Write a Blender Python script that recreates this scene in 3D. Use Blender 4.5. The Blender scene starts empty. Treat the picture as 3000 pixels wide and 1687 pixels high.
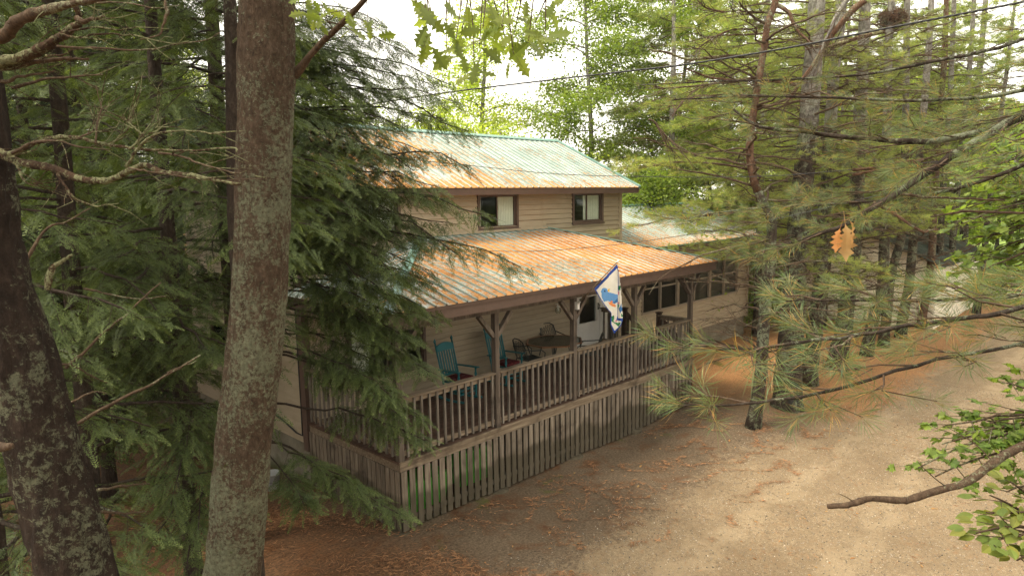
import bpy, math, random
import numpy as np
from mathutils import Vector

# ------------------------------------------------------------------ camera, world, sun, exposure
SC = bpy.context.scene
COL = SC.collection
R = math.radians
F_PX = 1968.76
CAM = np.array([-6.2448, -8.7775, 5.60])
M = np.array([[0.69853867, 0.10736026, -0.70747262],
              [-0.71540585, 0.08345596, -0.69370713],
              [-0.01543377, 0.9907113, 0.13510337]])
cam_d = bpy.data.cameras.new('camera')
cam_o = bpy.data.objects.new('camera', cam_d)
COL.objects.link(cam_o)
from mathutils import Matrix
mw = Matrix([list(M[i]) + [CAM[i]] for i in range(3)] + [[0, 0, 0, 1]])
cam_o.matrix_world = mw
cam_d.lens = F_PX / 3000 * 36
cam_d.sensor_width = 36
cam_d.clip_start = 0.05
cam_d.clip_end = 900
SC.camera = cam_o

SUN_EL, SUN_AZ = 60.0, 158.0      # azimuth measured from +x, counter-clockwise
world = bpy.data.worlds.new('World')
SC.world = world
world.use_nodes = True
wn = world.node_tree.nodes
wl = world.node_tree.links
bgn = wn['Background']
sky = wn.new('ShaderNodeTexSky')
sky.sky_type = 'NISHITA'
sky.sun_disc = False
sky.sun_elevation = R(SUN_EL)
sky.sun_rotation = R(90 - SUN_AZ)
sky.air_density = 1.0
sky.dust_density = 4.0
hs = wn.new('ShaderNodeHueSaturation')
hs.inputs['Saturation'].default_value = 0.12
mxs = wn.new('ShaderNodeMix')
mxs.data_type = 'RGBA'
mxs.inputs['Factor'].default_value = 0.55
mxs.inputs['B'].default_value = (9.8, 9.2, 7.7, 1)
wl.new(sky.outputs[0], hs.inputs['Color'])
wl.new(hs.outputs[0], mxs.inputs['A'])
wl.new(mxs.outputs['Result'], bgn.inputs['Color'])
bgn.inputs['Strength'].default_value = 0.15

sun_d = bpy.data.lights.new('sun', 'SUN')
sun_d.energy = 1.5
sun_d.energy *= 1.1
sun_d.angle = R(14)
sun_d.color = (1.0, 0.88, 0.66)
sun_o = bpy.data.objects.new('sun', sun_d)
COL.objects.link(sun_o)
sdir = Vector((math.cos(R(SUN_EL)) * math.cos(R(SUN_AZ)), math.cos(R(SUN_EL)) * math.sin(R(SUN_AZ)), math.sin(R(SUN_EL))))
sun_o.rotation_euler = sdir.to_track_quat('Z', 'Y').to_euler()
sun_o.location = (0, 0, 30)

SC.view_settings.view_transform = 'Standard'
SC.view_settings.look = 'None'
SC.view_settings.gamma = 1
SC.view_settings.use_curve_mapping = False
SC.view_settings.exposure = 1.27
SC.render.engine = 'CYCLES'
SC.cycles.max_bounces = 8
SC.cycles.diffuse_bounces = 4
SC.cycles.transparent_max_bounces = 8
SC.cycles.transmission_bounces = 4
SC.cycles.sample_clamp_indirect = 6
SC.cycles.use_denoising = True

HAZE = 0.0004
RNG = np.random.default_rng(7)


def P(px, py, d):
    """point seen at photograph pixel (3000 wide) at forward distance d"""
    v = np.array([(px - 1500) / F_PX, -(py - 843.5) / F_PX, -1.0]) * d
    return CAM + M @ v


def Q(px, py, d):                # same, in the 2576 wide preview's pixels
    k = 3000 / 2576
    return P(px * k, py * k, d)


def ray(px, py):
    return M @ np.array([(px - 1500) / F_PX, -(py - 843.5) / F_PX, -1.0])


def on_x(px, py, X):
    d = ray(px, py)
    return CAM + d * (X - CAM[0]) / d[0]


# ------------------------------------------------------------------ naming helpers
def tag(o, label=None, cat=None, group=None, kind=None):
    if label: o['label'] = label
    if cat: o['category'] = cat
    if group: o['group'] = group
    if kind: o['kind'] = kind
    return o


def empty(name, loc=(0, 0, 0), rz=0.0, parent=None):
    o = bpy.data.objects.new(name, None)
    COL.objects.link(o)
    o.location = loc
    o.rotation_euler = (0, 0, rz)
    o.empty_display_size = 0.2
    if parent: o.parent = parent
    return o


def thing(name, label, cat, loc=(0, 0, 0), rz=0.0, group=None):
    return tag(empty(name, loc, rz), label, cat, group)


def copy_tree(o, parent=None):
    c = o.copy()
    COL.objects.link(c)
    c.parent = parent
    for ch in o.children:
        copy_tree(ch, c)
    return c


# ------------------------------------------------------------------ materials
def new_mat(name):
    m = bpy.data.materials.new(name)
    m.use_nodes = True
    nt = m.node_tree
    b = nt.nodes['Principled BSDF']
    return m, nt, b


def N(nt, t, **kw):
    n = nt.nodes.new(t)
    for k_, v in kw.items():
        if k_ in n.inputs: n.inputs[k_].default_value = v
        else: setattr(n, k_, v)
    return n


def noise(nt, scale, detail=4, rough=0.55, vec=None, dist=0.0):
    n = N(nt, 'ShaderNodeTexNoise')
    n.inputs['Scale'].default_value = scale
    n.inputs['Detail'].default_value = detail
    n.inputs['Roughness'].default_value = rough
    n.inputs['Distortion'].default_value = dist
    if vec is not None: nt.links.new(vec, n.inputs['Vector'])
    return n.outputs['Fac']


def coords(nt, scale=(1, 1, 1), kind='Object', rot=(0, 0, 0), loc=(0, 0, 0)):
    tc = N(nt, 'ShaderNodeTexCoord')
    mp = N(nt, 'ShaderNodeMapping')
    mp.inputs['Scale'].default_value = scale
    mp.inputs['Rotation'].default_value = rot
    mp.inputs['Location'].default_value = loc
    nt.links.new(tc.outputs[kind], mp.inputs['Vector'])
    return mp.outputs[0]


def ramp(nt, fac, stops):
    r = N(nt, 'ShaderNodeValToRGB')
    el = r.color_ramp.elements
    while len(el) < len(stops): el.new(0.5)
    for e, (p, c) in zip(el, stops):
        e.position = p
        e.color = (c[0], c[1], c[2], 1)
    nt.links.new(fac, r.inputs[0])
    return r.outputs[0]


def mask(nt, fac, a, b):
    m = N(nt, 'ShaderNodeMapRange')
    m.interpolation_type = 'SMOOTHSTEP'
    m.inputs['From Min'].default_value = a
    m.inputs['From Max'].default_value = b
    nt.links.new(fac, m.inputs['Value'])
    return m.outputs[0]


def mix(nt, fac, a, b, mode='MIX'):
    m = N(nt, 'ShaderNodeMix')
    m.data_type = 'RGBA'
    m.blend_type = mode
    for inp, v in ((m.inputs['Factor'], fac), (m.inputs['A'], a), (m.inputs['B'], b)):
        if isinstance(v, (int, float)): inp.default_value = v
        elif isinstance(v, tuple): inp.default_value = (v[0], v[1], v[2], 1)
        else: nt.links.new(v, inp)
    return m.outputs['Result']


def math_(nt, op, a, b=None):
    m = N(nt, 'ShaderNodeMath')
    m.operation = op
    for i, v in enumerate((a, b)):
        if v is None: continue
        if isinstance(v, (int, float)): m.inputs[i].default_value = v
        else: nt.links.new(v, m.inputs[i])
    return m.outputs[0]


def bump(nt, b, h, strength=0.5, dist=0.01):
    n = N(nt, 'ShaderNodeBump')
    n.inputs['Strength'].default_value = strength
    n.inputs['Distance'].default_value = dist
    nt.links.new(h, n.inputs['Height'])
    nt.links.new(n.outputs[0], b.inputs['Normal'])


def setc(nt, b, col, rough=0.8, spec=0.3, metal=0.0):
    if isinstance(col, tuple): b.inputs['Base Color'].default_value = (*col, 1)
    else: nt.links.new(col, b.inputs['Base Color'])
    b.inputs['Roughness'].default_value = rough
    b.inputs['Specular IOR Level'].default_value = spec
    b.inputs['Metallic'].default_value = metal


def mat_wood(name, c1, c2, c3, axis=2, low_dark=None, rough=0.85):
    m, nt, b = new_mat(name)
    sc = [22, 22, 22]
    sc[axis] = 1.6
    v = coords(nt, tuple(sc))
    n1 = noise(nt, 1.0, 5, 0.6, v)
    v2 = coords(nt, (1.3, 1.3, 1.3))
    n2 = noise(nt, 1.6, 4, 0.6, v2)
    col = ramp(nt, n1, [(0.3, c1), (0.55, c2), (0.75, c3)])
    rp = N(nt, 'ShaderNodeNewGeometry')
    dark = math_(nt, 'MULTIPLY_ADD', rp.outputs['Random Per Island'], 0.5)
    dark.node.inputs[2].default_value = 0.66
    col = mix(nt, 1.0, col, mix(nt, dark, (0, 0, 0), (1, 1, 1)), 'MULTIPLY')
    col = mix(nt, mask(nt, n2, 0.5, 0.72), col, tuple(x * 0.6 for x in c1))
    if low_dark:  # darker lower part, along a noisy height line
        tc = N(nt, 'ShaderNodeTexCoord')
        sp = N(nt, 'ShaderNodeSeparateXYZ')
        nt.links.new(tc.outputs['Object'], sp.inputs[0])
        nn = noise(nt, 1.3, 3, 0.5, tc.outputs['Object'])
        hh = math_(nt, 'MULTIPLY_ADD', nn, -0.9)
        nt.links.new(sp.outputs[2], hh.node.inputs[2])
        col = mix(nt, mask(nt, hh, low_dark[0] + 0.14, low_dark[0] - 0.02), col, mix(nt, 0.78, col, low_dark[1]))
    setc(nt, b, col, rough, 0.25)
    bump(nt, b, n1, 0.5, 0.006)
    return m


def mat_plain(name, col, rough=0.6, spec=0.4, var=0.12, scale=6, metal=0.0, bumpy=0.0):
    m, nt, b = new_mat(name)
    v = coords(nt)
    n1 = noise(nt, scale, 4, 0.6, v)
    c = ramp(nt, n1, [(0.25, tuple(x * (1 - var) for x in col)), (0.75, tuple(min(1, x * (1 + var)) for x in col))])
    setc(nt, b, c, rough, spec, metal)
    if bumpy: bump(nt, b, noise(nt, scale * 8, 3, 0.6, v), bumpy, 0.004)
    return m


MAT = {}
MAT['post'] = mat_wood('weathered_post_wood', (0.075, 0.055, 0.042), (0.145, 0.112, 0.086), (0.215, 0.175, 0.14), 2)
MAT['rail'] = mat_wood('weathered_rail_wood', (0.12, 0.085, 0.057), (0.23, 0.175, 0.12), (0.34, 0.27, 0.19), 0)
MAT['baluster'] = mat_wood('weathered_baluster_wood', (0.095, 0.077, 0.062), (0.19, 0.16, 0.13), (0.28, 0.245, 0.205), 2)
MAT['skirt'] = mat_wood('weathered_slat_wood', (0.11, 0.085, 0.062), (0.225, 0.18, 0.135), (0.33, 0.275, 0.215), 2, low_dark=(0.12, (0.055, 0.045, 0.027)))
MAT['deck'] = mat_wood('deck_board_wood', (0.075, 0.042, 0.03), (0.125, 0.072, 0.05), (0.175, 0.105, 0.075), 0)
MAT['dark_wood'] = mat_wood('dark_stained_wood', (0.03, 0.017, 0.011), (0.055, 0.03, 0.02), (0.08, 0.05, 0.034), 2)
MAT['trim'] = mat_plain('brown_trim_paint', (0.105, 0.065, 0.049), 0.55, 0.35, 0.15)
MAT['white'] = mat_plain('white_paint', (0.72, 0.70, 0.66), 0.5, 0.4, 0.05)
MAT['curtain'] = mat_plain('cream_curtain', (0.80, 0.77, 0.68), 0.9, 0.1, 0.05)
MAT['black_metal'] = mat_plain('black_metal', (0.018, 0.024, 0.022), 0.45, 0.5, 0.2)
MAT['rubber'] = mat_plain('black_cable_rubber', (0.012, 0.012, 0.013), 0.4, 0.5, 0.2)
MAT['teal'] = mat_plain('teal_paint', (0.008, 0.13, 0.15), 0.5, 0.4, 0.15)
MAT['cushion'] = mat_plain('dark_red_cushion', (0.10, 0.02, 0.022), 0.9, 0.1, 0.9, 28)
MAT['green_plastic'] = mat_plain('green_plastic', (0.10, 0.48, 0.05), 0.5, 0.4, 0.1)
MAT['bucket'] = mat_plain('white_plastic', (0.5, 0.5, 0.5), 0.5, 0.4, 0.1)
MAT['copper'] = mat_plain('copper_rim_metal', (0.28, 0.13, 0.06), 0.4, 0.5, 0.2, metal=0.4)
MAT['ceiling'] = mat_plain('porch_ceiling_board', (0.16, 0.12, 0.085), 0.8, 0.2, 0.1)
MAT['inside'] = mat_plain('room_wall', (0.25, 0.22, 0.18), 0.9, 0.1, 0.05)


def mat_siding():
    m, nt, b = new_mat('tan_vinyl_siding')
    v = coords(nt, (1.5, 1.5, 9))
    n1 = noise(nt, 1.2, 4, 0.6, v)
    col = ramp(nt, n1, [(0.3, (0.34, 0.275, 0.19)), (0.7, (0.41, 0.335, 0.235))])
    v2 = coords(nt, (2.2, 2.2, 0.5))
    col = mix(nt, mask(nt, noise(nt, 1.5, 4, 0.6, v2), 0.55, 0.8), col, (0.30, 0.23, 0.15))
    setc(nt, b, col, 0.6, 0.3)
    bump(nt, b, noise(nt, 30, 2, 0.5, v), 0.15, 0.003)
    return m


MAT['siding'] = mat_siding()
MAT['siding_pale'] = mat_plain('pale_siding', (0.74, 0.67, 0.54), 0.6, 0.3, 0.08)


def mat_concrete():
    m, nt, b = new_mat('stained_concrete')
    v = coords(nt)
    n1 = noise(nt, 2.5, 6, 0.65, v)
    col = ramp(nt, n1, [(0.3, (0.14, 0.12, 0.085)), (0.7, (0.27, 0.245, 0.19))])
    tc = N(nt, 'ShaderNodeTexCoord')
    sp = N(nt, 'ShaderNodeSeparateXYZ')
    nt.links.new(tc.outputs['Object'], sp.inputs[0])
    hh = math_(nt, 'MULTIPLY_ADD', noise(nt, 1.1, 4, 0.6, tc.outputs['Object']), -0.8)
    nt.links.new(sp.outputs[2], hh.node.inputs[2])
    col = mix(nt, mask(nt, hh, -0.27, -0.50), col, (0.075, 0.08, 0.03))
    setc(nt, b, col, 0.9, 0.2)
    bump(nt, b, noise(nt, 25, 4, 0.6, v), 0.3, 0.004)
    return m


MAT['concrete'] = mat_concrete()


def mat_roof(name, cover, streak_rot):
    """green ribbed metal with fallen orange pine needles lying in the pans"""
    m, nt, b = new_mat(name)
    v = coords(nt)
    n0 = noise(nt, 0.55, 4, 0.6, v)
    sv = coords(nt, (1, 1, 1) if streak_rot == 0 else (1, 1, 1))
    mpv = N(nt, 'ShaderNodeMapping')
    mpv.inputs['Scale'].default_value = (9, 1.1, 1.1) if streak_rot == 0 else (1.1, 9, 1.1)
    nt.links.new(sv, mpv.inputs[0])
    n1 = noise(nt, 1.0, 5, 0.65, mpv.outputs[0])
    n2 = noise(nt, 9, 6, 0.75, v)
    s = math_(nt, 'ADD', math_(nt, 'MULTIPLY', n0, 0.45), math_(nt, 'ADD', math_(nt, 'MULTIPLY', n1, 0.55), math_(nt, 'MULTIPLY', n2, 0.75)))
    at = N(nt, 'ShaderNodeAttribute')
    at.attribute_name = 'tint'          # 1 on the raised ribs, lower edge gathers more
    s = math_(nt, 'ADD', s, at.outputs['Fac'])
    mk = mask(nt, s, cover, cover + 0.10)
    paint = ramp(nt, noise(nt, 1.4, 5, 0.6, v), [(0.3, (0.24, 0.30, 0.27)), (0.7, (0.47, 0.50, 0.46))])
    fine = noise(nt, 55, 3, 0.7, v)
    rib = mask(nt, at.outputs['Fac'], -0.2, -0.26)
    paint = mix(nt, math_(nt, 'MULTIPLY', rib, 0.75), paint, (0.085, 0.17, 0.14))
    needle = ramp(nt, fine, [(0.3, (0.22, 0.098, 0.032)), (0.5, (0.50, 0.232, 0.07)), (0.72, (0.62, 0.34, 0.125))])
    col = mix(nt, mk, paint, needle)
    setc(nt, b, col, 0.5, 0.5)
    ro = math_(nt, 'MULTIPLY_ADD', mk, 0.62)
    ro.node.inputs[2].default_value = 0.36
    nt.links.new(ro, b.inputs['Roughness'])
    bump(nt, b, math_(nt, 'MULTIPLY', mk, math_(nt, 'ADD', fine, 0.6)), 0.6, 0.02)
    return m


MAT['roof_porch'] = mat_roof('porch_metal_roof', 0.80, 0)
MAT['roof_main'] = mat_roof('main_metal_roof', 0.86, 0)
MAT['roof_side'] = mat_roof('hip_metal_roof', 0.85, 1)
MAT['green_trim'] = mat_plain('green_metal_trim', (0.15, 0.27, 0.23), 0.4, 0.6, 0.2, 3)


def mat_glass(name, tint=(0.55, 0.6, 0.58), base=0.35, rough=0.03):
    m = bpy.data.materials.new(name)
    m.use_nodes = True
    nt = m.node_tree
    nt.nodes.clear()
    out = N(nt, 'ShaderNodeOutputMaterial')
    tr = N(nt, 'ShaderNodeBsdfTransparent')
    tr.inputs[0].default_value = (*tint, 1)
    gl = N(nt, 'ShaderNodeBsdfGlossy')
    gl.inputs['Roughness'].default_value = rough
    gl.inputs['Color'].default_value = (0.9, 0.95, 0.93, 1)
    fr = N(nt, 'ShaderNodeLayerWeight')
    fr.inputs['Blend'].default_value = base
    mx = N(nt, 'ShaderNodeMixShader')
    nt.links.new(fr.outputs['Fresnel'], mx.inputs[0])
    nt.links.new(tr.outputs[0], mx.inputs[1])
    nt.links.new(gl.outputs[0], mx.inputs[2])
    nt.links.new(mx.outputs[0], out.inputs[0])
    return m


MAT['glass'] = mat_glass('window_glass', (0.90, 0.93, 0.91), 0.14)
MAT['screen'] = mat_glass('screen_mesh_glass', (0.30, 0.28, 0.25), 0.12, 0.35)
MAT['table_glass'] = mat_glass('table_glass', (0.12, 0.15, 0.13), 0.3, 0.12)


# ------------------------------------------------------------------ mesh helpers
class MB:
    def __init__(self):
        self.v = []
        self.f = []
        self.mi = []
        self.cur = 0

    def add(self, verts, faces):
        o = len(self.v)
        self.v += [tuple(map(float, p)) for p in verts]
        for f in faces:
            self.f.append(tuple(i + o for i in f))
            self.mi.append(self.cur)
        return self

    def box(self, x0, x1, y0, y1, z0, z1):
        vs = [(x, y, z) for z in (z0, z1) for y in (y0, y1) for x in (x0, x1)]
        return self.add(vs, [(0, 2, 3, 1), (4, 5, 7, 6), (0, 1, 5, 4), (2, 6, 7, 3), (0, 4, 6, 2), (1, 3, 7, 5)])

    def beam(self, a, b, w, h, up=(0, 0, 1)):
        a = np.array(a, float); b = np.array(b, float)
        d = (b - a) / np.linalg.norm(b - a)
        s = np.cross(d, up)
        if np.linalg.norm(s) < 1e-6: s = np.cross(d, (0, 1, 0))
        s /= np.linalg.norm(s)
        u = np.cross(s, d)
        vs = [p + s * w / 2 * i + u * h / 2 * j for p in (a, b) for i, j in ((-1, -1), (1, -1), (1, 1), (-1, 1))]
        return self.add(vs, [(3, 2, 1, 0), (4, 5, 6, 7), (0, 1, 5, 4), (1, 2, 6, 5), (2, 3, 7, 6), (3, 0, 4, 7)])

    def quad(self, a, b, c, d):
        return self.add([a, b, c, d], [(0, 1, 2, 3)])

    def tube(self, pts, rad, n=8, caps=True, jit=0.0):
        pts = np.array(pts, float)
        m = len(pts)
        if np.isscalar(rad): rad = [rad] * m
        T = np.gradient(pts, axis=0)
        T /= np.maximum(np.linalg.norm(T, axis=1)[:, None], 1e-9)
        ref = np.array([0, 0, 1.0]) if abs(T[0][2]) < 0.9 else np.array([1.0, 0, 0])
        s = np.cross(T[0], ref); s /= np.linalg.norm(s)
        vs = []
        for i in range(m):
            s = s - T[i] * np.dot(s, T[i]); s /= np.linalg.norm(s)
            u = np.cross(T[i], s)
            for k in range(n):
                a = 2 * math.pi * k / n
                r = rad[i] * (1 + (RNG.uniform(-jit, jit) if jit else 0))
                vs.append(pts[i] + (s * math.cos(a) + u * math.sin(a)) * r)
        fs = [(i * n + k, i * n + (k + 1) % n, (i + 1) * n + (k + 1) % n, (i + 1) * n + k) for i in range(m - 1) for k in range(n)]
        if caps:
            fs.append(tuple(range(n - 1, -1, -1)))
            fs.append(tuple((m - 1) * n + k for k in range(n)))
        return self.add(vs, fs)

    def lathe(self, c, prof, n=16, axis=2):
        vs = []
        for r, z in prof:
            for k in range(n):
                a = 2 * math.pi * k / n
                vs.append((c[0] + r * math.cos(a), c[1] + r * math.sin(a), c[2] + z))
        m = len(prof)
        fs = [(i * n + k, i * n + (k + 1) % n, (i + 1) * n + (k + 1) % n, (i + 1) * n + k) for i in range(m - 1) for k in range(n)]
        return self.add(vs, fs)

    def build(self, name, mat, parent=None, smooth=False, tint=None, bevel=0.0):
        me = bpy.data.meshes.new(name)
        me.from_pydata(self.v, [], self.f)
        mats = mat if isinstance(mat, (list, tuple)) else [mat]
        for mm in mats: me.materials.append(MAT[mm] if isinstance(mm, str) else mm)
        if len(mats) > 1: me.polygons.foreach_set('material_index', self.mi)
        if smooth: me.polygons.foreach_set('use_smooth', [True] * len(me.polygons))
        if tint is not None:
            at = me.attributes.new('tint', 'FLOAT', 'POINT')
            at.data.foreach_set('value', tint)
        me.update()
        o = bpy.data.objects.new(name, me)
        COL.objects.link(o)
        if parent is not None: o.parent = parent
        if bevel:
            md = o.modifiers.new('bevel', 'BEVEL'); md.width = bevel; md.segments = 2; md.limit_method = 'ANGLE'
        return o


def np_mesh(name, V, Fc, mat, parent=None, tint=None, smooth=False):
    """V (n,3), Fc (m,k) quads or triangles"""
    me = bpy.data.meshes.new(name)
    V = np.ascontiguousarray(V, dtype=np.float32)
    Fc = np.ascontiguousarray(Fc, dtype=np.int32)
    me.vertices.add(len(V))
    me.vertices.foreach_set('co', V.ravel())
    me.loops.add(Fc.size)
    me.loops.foreach_set('vertex_index', Fc.ravel())
    me.polygons.add(len(Fc))
    me.polygons.foreach_set('loop_start', np.arange(0, Fc.size, Fc.shape[1], dtype=np.int32))
    if smooth: me.polygons.foreach_set('use_smooth', np.ones(len(Fc), dtype=bool))
    me.materials.append(MAT[mat] if isinstance(mat, str) else mat)
    if tint is not None:
        at = me.attributes.new('tint', 'FLOAT', 'POINT')
        at.data.foreach_set('value', np.ascontiguousarray(tint, dtype=np.float32))
    me.update(calc_edges=True)
    o = bpy.data.objects.new(name, me)
    COL.objects.link(o)
    if parent is not None: o.parent = parent
    return o


# ------------------------------------------------------------------ ground
def gz(x, y):
    x = np.asarray(x, float); y = np.asarray(y, float)
    z = 0.035 * np.sin(x * 0.55 + 1.3) * np.cos(y * 0.7 + 0.4) + 0.02 * np.sin(x * 1.7 - y * 1.1)
    left = 1 / (1 + np.exp((x - 1.0) * 2.2))
    z = z - left * np.clip(y - 2.5, 0, 12) * 0.075
    z = z + 0.12 * np.exp(-((y + 1.6) / 1.0) ** 2) * (1 / (1 + np.exp(-(x - 7.2) * 2)))
    z = z - 0.05 * np.exp(-((y + 5.0) / 1.8) ** 2)
    far = np.clip((np.hypot(x, y) - 45) / 60, 0, 1)
    return z + far * 1.2


def mat_ground():
    m, nt, b = new_mat('forest_floor_and_sand')
    tc = N(nt, 'ShaderNodeTexCoord')
    o = tc.outputs['Object']
    sp = N(nt, 'ShaderNodeSeparateXYZ')
    nt.links.new(o, sp.inputs[0])
    X, Y = sp.outputs[0], sp.outputs[1]
    big = noise(nt, 0.5, 5, 0.6, o)
    mid = noise(nt, 2.6, 6, 0.65, o, 0.6)
    fine = noise(nt, 26, 5, 0.7, o)
    grit = noise(nt, 130, 3, 0.7, o)
    # gravel sand of the driveway
    grain = math_(nt, 'ADD', math_(nt, 'MULTIPLY', noise(nt, 20, 7, 0.9, o), 0.6), math_(nt, 'MULTIPLY', noise(nt, 70, 3, 0.8, o), 0.4))
    sand = ramp(nt, grain, [(0.39, (0.085, 0.06, 0.037)), (0.49, (0.225, 0.165, 0.10)), (0.61, (0.40, 0.305, 0.19))])
    sand = mix(nt, math_(nt, 'MULTIPLY', mask(nt, math_(nt, 'ADD', math_(nt, 'MULTIPLY', mid, 0.5), math_(nt, 'MULTIPLY', noise(nt, 0.9, 6, 0.7, o, 1.2), 0.5)), 0.58, 0.40), 0.62), sand, (0.19, 0.135, 0.08))
    sand = mix(nt, mask(nt, grit, 0.57, 0.63), sand, (0.10, 0.085, 0.065))
    sand = mix(nt, mask(nt, grit, 0.38, 0.32), sand, (0.60, 0.52, 0.41))
    sand = mix(nt, math_(nt, 'MULTIPLY', mask(nt, noise(nt, 6, 8, 0.85, o, 2.0), 0.53, 0.62), 0.8), sand, (0.24, 0.14, 0.07))
    # wheel tracks: two packed, paler bands along the lane
    for cy_ in (-3.95, -5.5):
        ty = math_(nt, 'ABSOLUTE', math_(nt, 'ADD', math_(nt, 'ADD', Y, -cy_), math_(nt, 'MULTIPLY', math_(nt, 'SUBTRACT', noise(nt, 0.45, 3, 0.6, o), 0.5), 1.6)))
        tm = math_(nt, 'MULTIPLY', mask(nt, ty, 0.36, 0.12), math_(nt, 'MULTIPLY', mask(nt, noise(nt, 2.2, 5, 0.7, o, 0.5), 0.38, 0.55), 0.5))
        sand = mix(nt, tm, sand, mix(nt, grain, (0.25, 0.188, 0.118), (0.43, 0.335, 0.215)))
    # fallen needles
    wv = N(nt, 'ShaderNodeMapping')
    wv.inputs['Scale'].default_value = (4, 26, 10)
    wv.inputs['Rotation'].default_value = (0, 0, 0.7)
    nt.links.new(o, wv.inputs[0])
    stre = noise(nt, 2.0, 5, 0.7, wv.outputs[0], 1.6)
    needle = ramp(nt, stre, [(0.25, (0.035, 0.02, 0.012)), (0.5, (0.11, 0.056, 0.028)), (0.75, (0.25, 0.125, 0.058))])
    soil = ramp(nt, fine, [(0.3, (0.055, 0.039, 0.025)), (0.7, (0.20, 0.145, 0.095))])
    floor_ = mix(nt, mask(nt, noise(nt, 1.4, 6, 0.7, o, 0.8), 0.50, 0.68), soil, needle)
    # brighter orange carpet past the annex under the row of pines
    far_or = mask(nt, X, 9, 13)
    floor_ = mix(nt, math_(nt, 'MULTIPLY', far_or, 0.7), floor_, mix(nt, mask(nt, grain, 0.40, 0.60), (0.22, 0.095, 0.035), (0.66, 0.34, 0.14)))
    # reddish carpet of needles under the hemlocks
    lf_ = math_(nt, 'MULTIPLY', mask(nt, math_(nt, 'ADD', X, math_(nt, 'MULTIPLY', mid, 1.5)), 1.4, -0.4), 0.6)
    floor_ = mix(nt, lf_, floor_, mix(nt, mask(nt, math_(nt, 'ADD', math_(nt, 'MULTIPLY', stre, 0.6), math_(nt, 'MULTIPLY', fine, 0.4)), 0.36, 0.62), (0.04, 0.02, 0.012), (0.27, 0.12, 0.05)))
    # moss beside the deck
    moss = mask(nt, noise(nt, 0.9, 5, 0.65, o, 0.4), 0.63, 0.70)
    floor_ = mix(nt, math_(nt, 'MULTIPLY', moss, 0.7), floor_, (0.085, 0.10, 0.02))
    # driveway band: y from about -7.8 to -2.3
    yy = math_(nt, 'MULTIPLY_ADD', math_(nt, 'ADD', mid, math_(nt, 'MULTIPLY', math_(nt, 'SUBTRACT', noise(nt, 5, 7, 0.85, o, 1.2), 0.5), 3.4)), 1.1)
    nt.links.new(Y, yy.node.inputs[2])
    yy = math_(nt, 'ADD', yy, math_(nt, 'MULTIPLY', big, 1.1))
    xe = math_(nt, 'MULTIPLY', mask(nt, X, 6.5, 14), 1.25)
    edge = math_(nt, 'ADD', yy, xe)
    dr = math_(nt, 'MULTIPLY', mask(nt, edge, -1.05, -1.9), mask(nt, yy, -9.4, -7.6))
    col = mix(nt, dr, floor_, sand)
    # mown grass far up the lane
    gr = math_(nt, 'MULTIPLY', mask(nt, X, 33, 38), 1.0)
    col = mix(nt, gr, col, mix(nt, mid, (0.12, 0.19, 0.03), (0.22, 0.30, 0.06)))
    col = mix(nt, 1.0, col, ramp(nt, noise(nt, 0.35, 5, 0.6, o, 0.8), [(0.3, (0.72, 0.70, 0.68)), (0.65, (1, 1, 1))]), 'MULTIPLY')
    setc(nt, b, col, 0.95, 0.15)
    hgt = math_(nt, 'ADD', math_(nt, 'MULTIPLY', grain, 0.5), math_(nt, 'MULTIPLY', grit, 0.4))
    bump(nt, b, hgt, 0.55, 0.016)
    return m


MAT['ground'] = mat_ground()
_a = np.sinh(np.linspace(-4.6, 4.6, 230)) * 4.5
gx = _a + 4
gy = _a
GX, GY = np.meshgrid(gx, gy, indexing='ij')
V = np.stack([GX, GY, gz(GX, GY)], -1).reshape(-1, 3)
nx, ny = GX.shape
idx = np.arange(nx * ny).reshape(nx, ny)
Fq = np.stack([idx[:-1, :-1], idx[1:, :-1], idx[1:, 1:], idx[:-1, 1:]], -1).reshape(-1, 4)
tag(np_mesh('ground', V, Fq, 'ground', smooth=True), kind='structure')
# the sandy lane as its own sheet, same material so that its edge melts into the floor
dx = np.arange(-12, 60.1, 0.5)
dt = np.linspace(0, 1, 18)
DX, DT = np.meshgrid(dx, dt, indexing='ij')
y_hi = -2.1 - 1.25 / (1 + np.exp(-(DX - 10) * 0.8)) + 0.15 * np.sin(DX * 0.9)
y_lo = -8.3 + 0.2 * np.sin(DX * 0.6) + 0.0 * DX
DY = y_lo + (y_hi - y_lo) * DT
V = np.stack([DX, DY, gz(DX, DY) + 0.012], -1).reshape(-1, 3)
nx, ny = DX.shape
idx = np.arange(nx * ny).reshape(nx, ny)
Fq = np.stack([idx[:-1, :-1], idx[1:, :-1], idx[1:, 1:], idx[:-1, 1:]], -1).reshape(-1, 4)
tag(np_mesh('driveway', V, Fq, 'ground', smooth=True), kind='structure')
# ------------------------------------------------------------------ the house
house = thing('house', 'tan clapboard house with green metal roofs strewn with orange needles and a long railed porch', 'house', (0, 0, 0))
Z0, ZF = -0.6, 0.82           # foundation bottom and top
WY, BY = 3.0, 8.54            # front and back wall planes
HX, AX = 10.4, 19.0           # main house and annex right ends
DK = 1.27                     # porch floor


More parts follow.
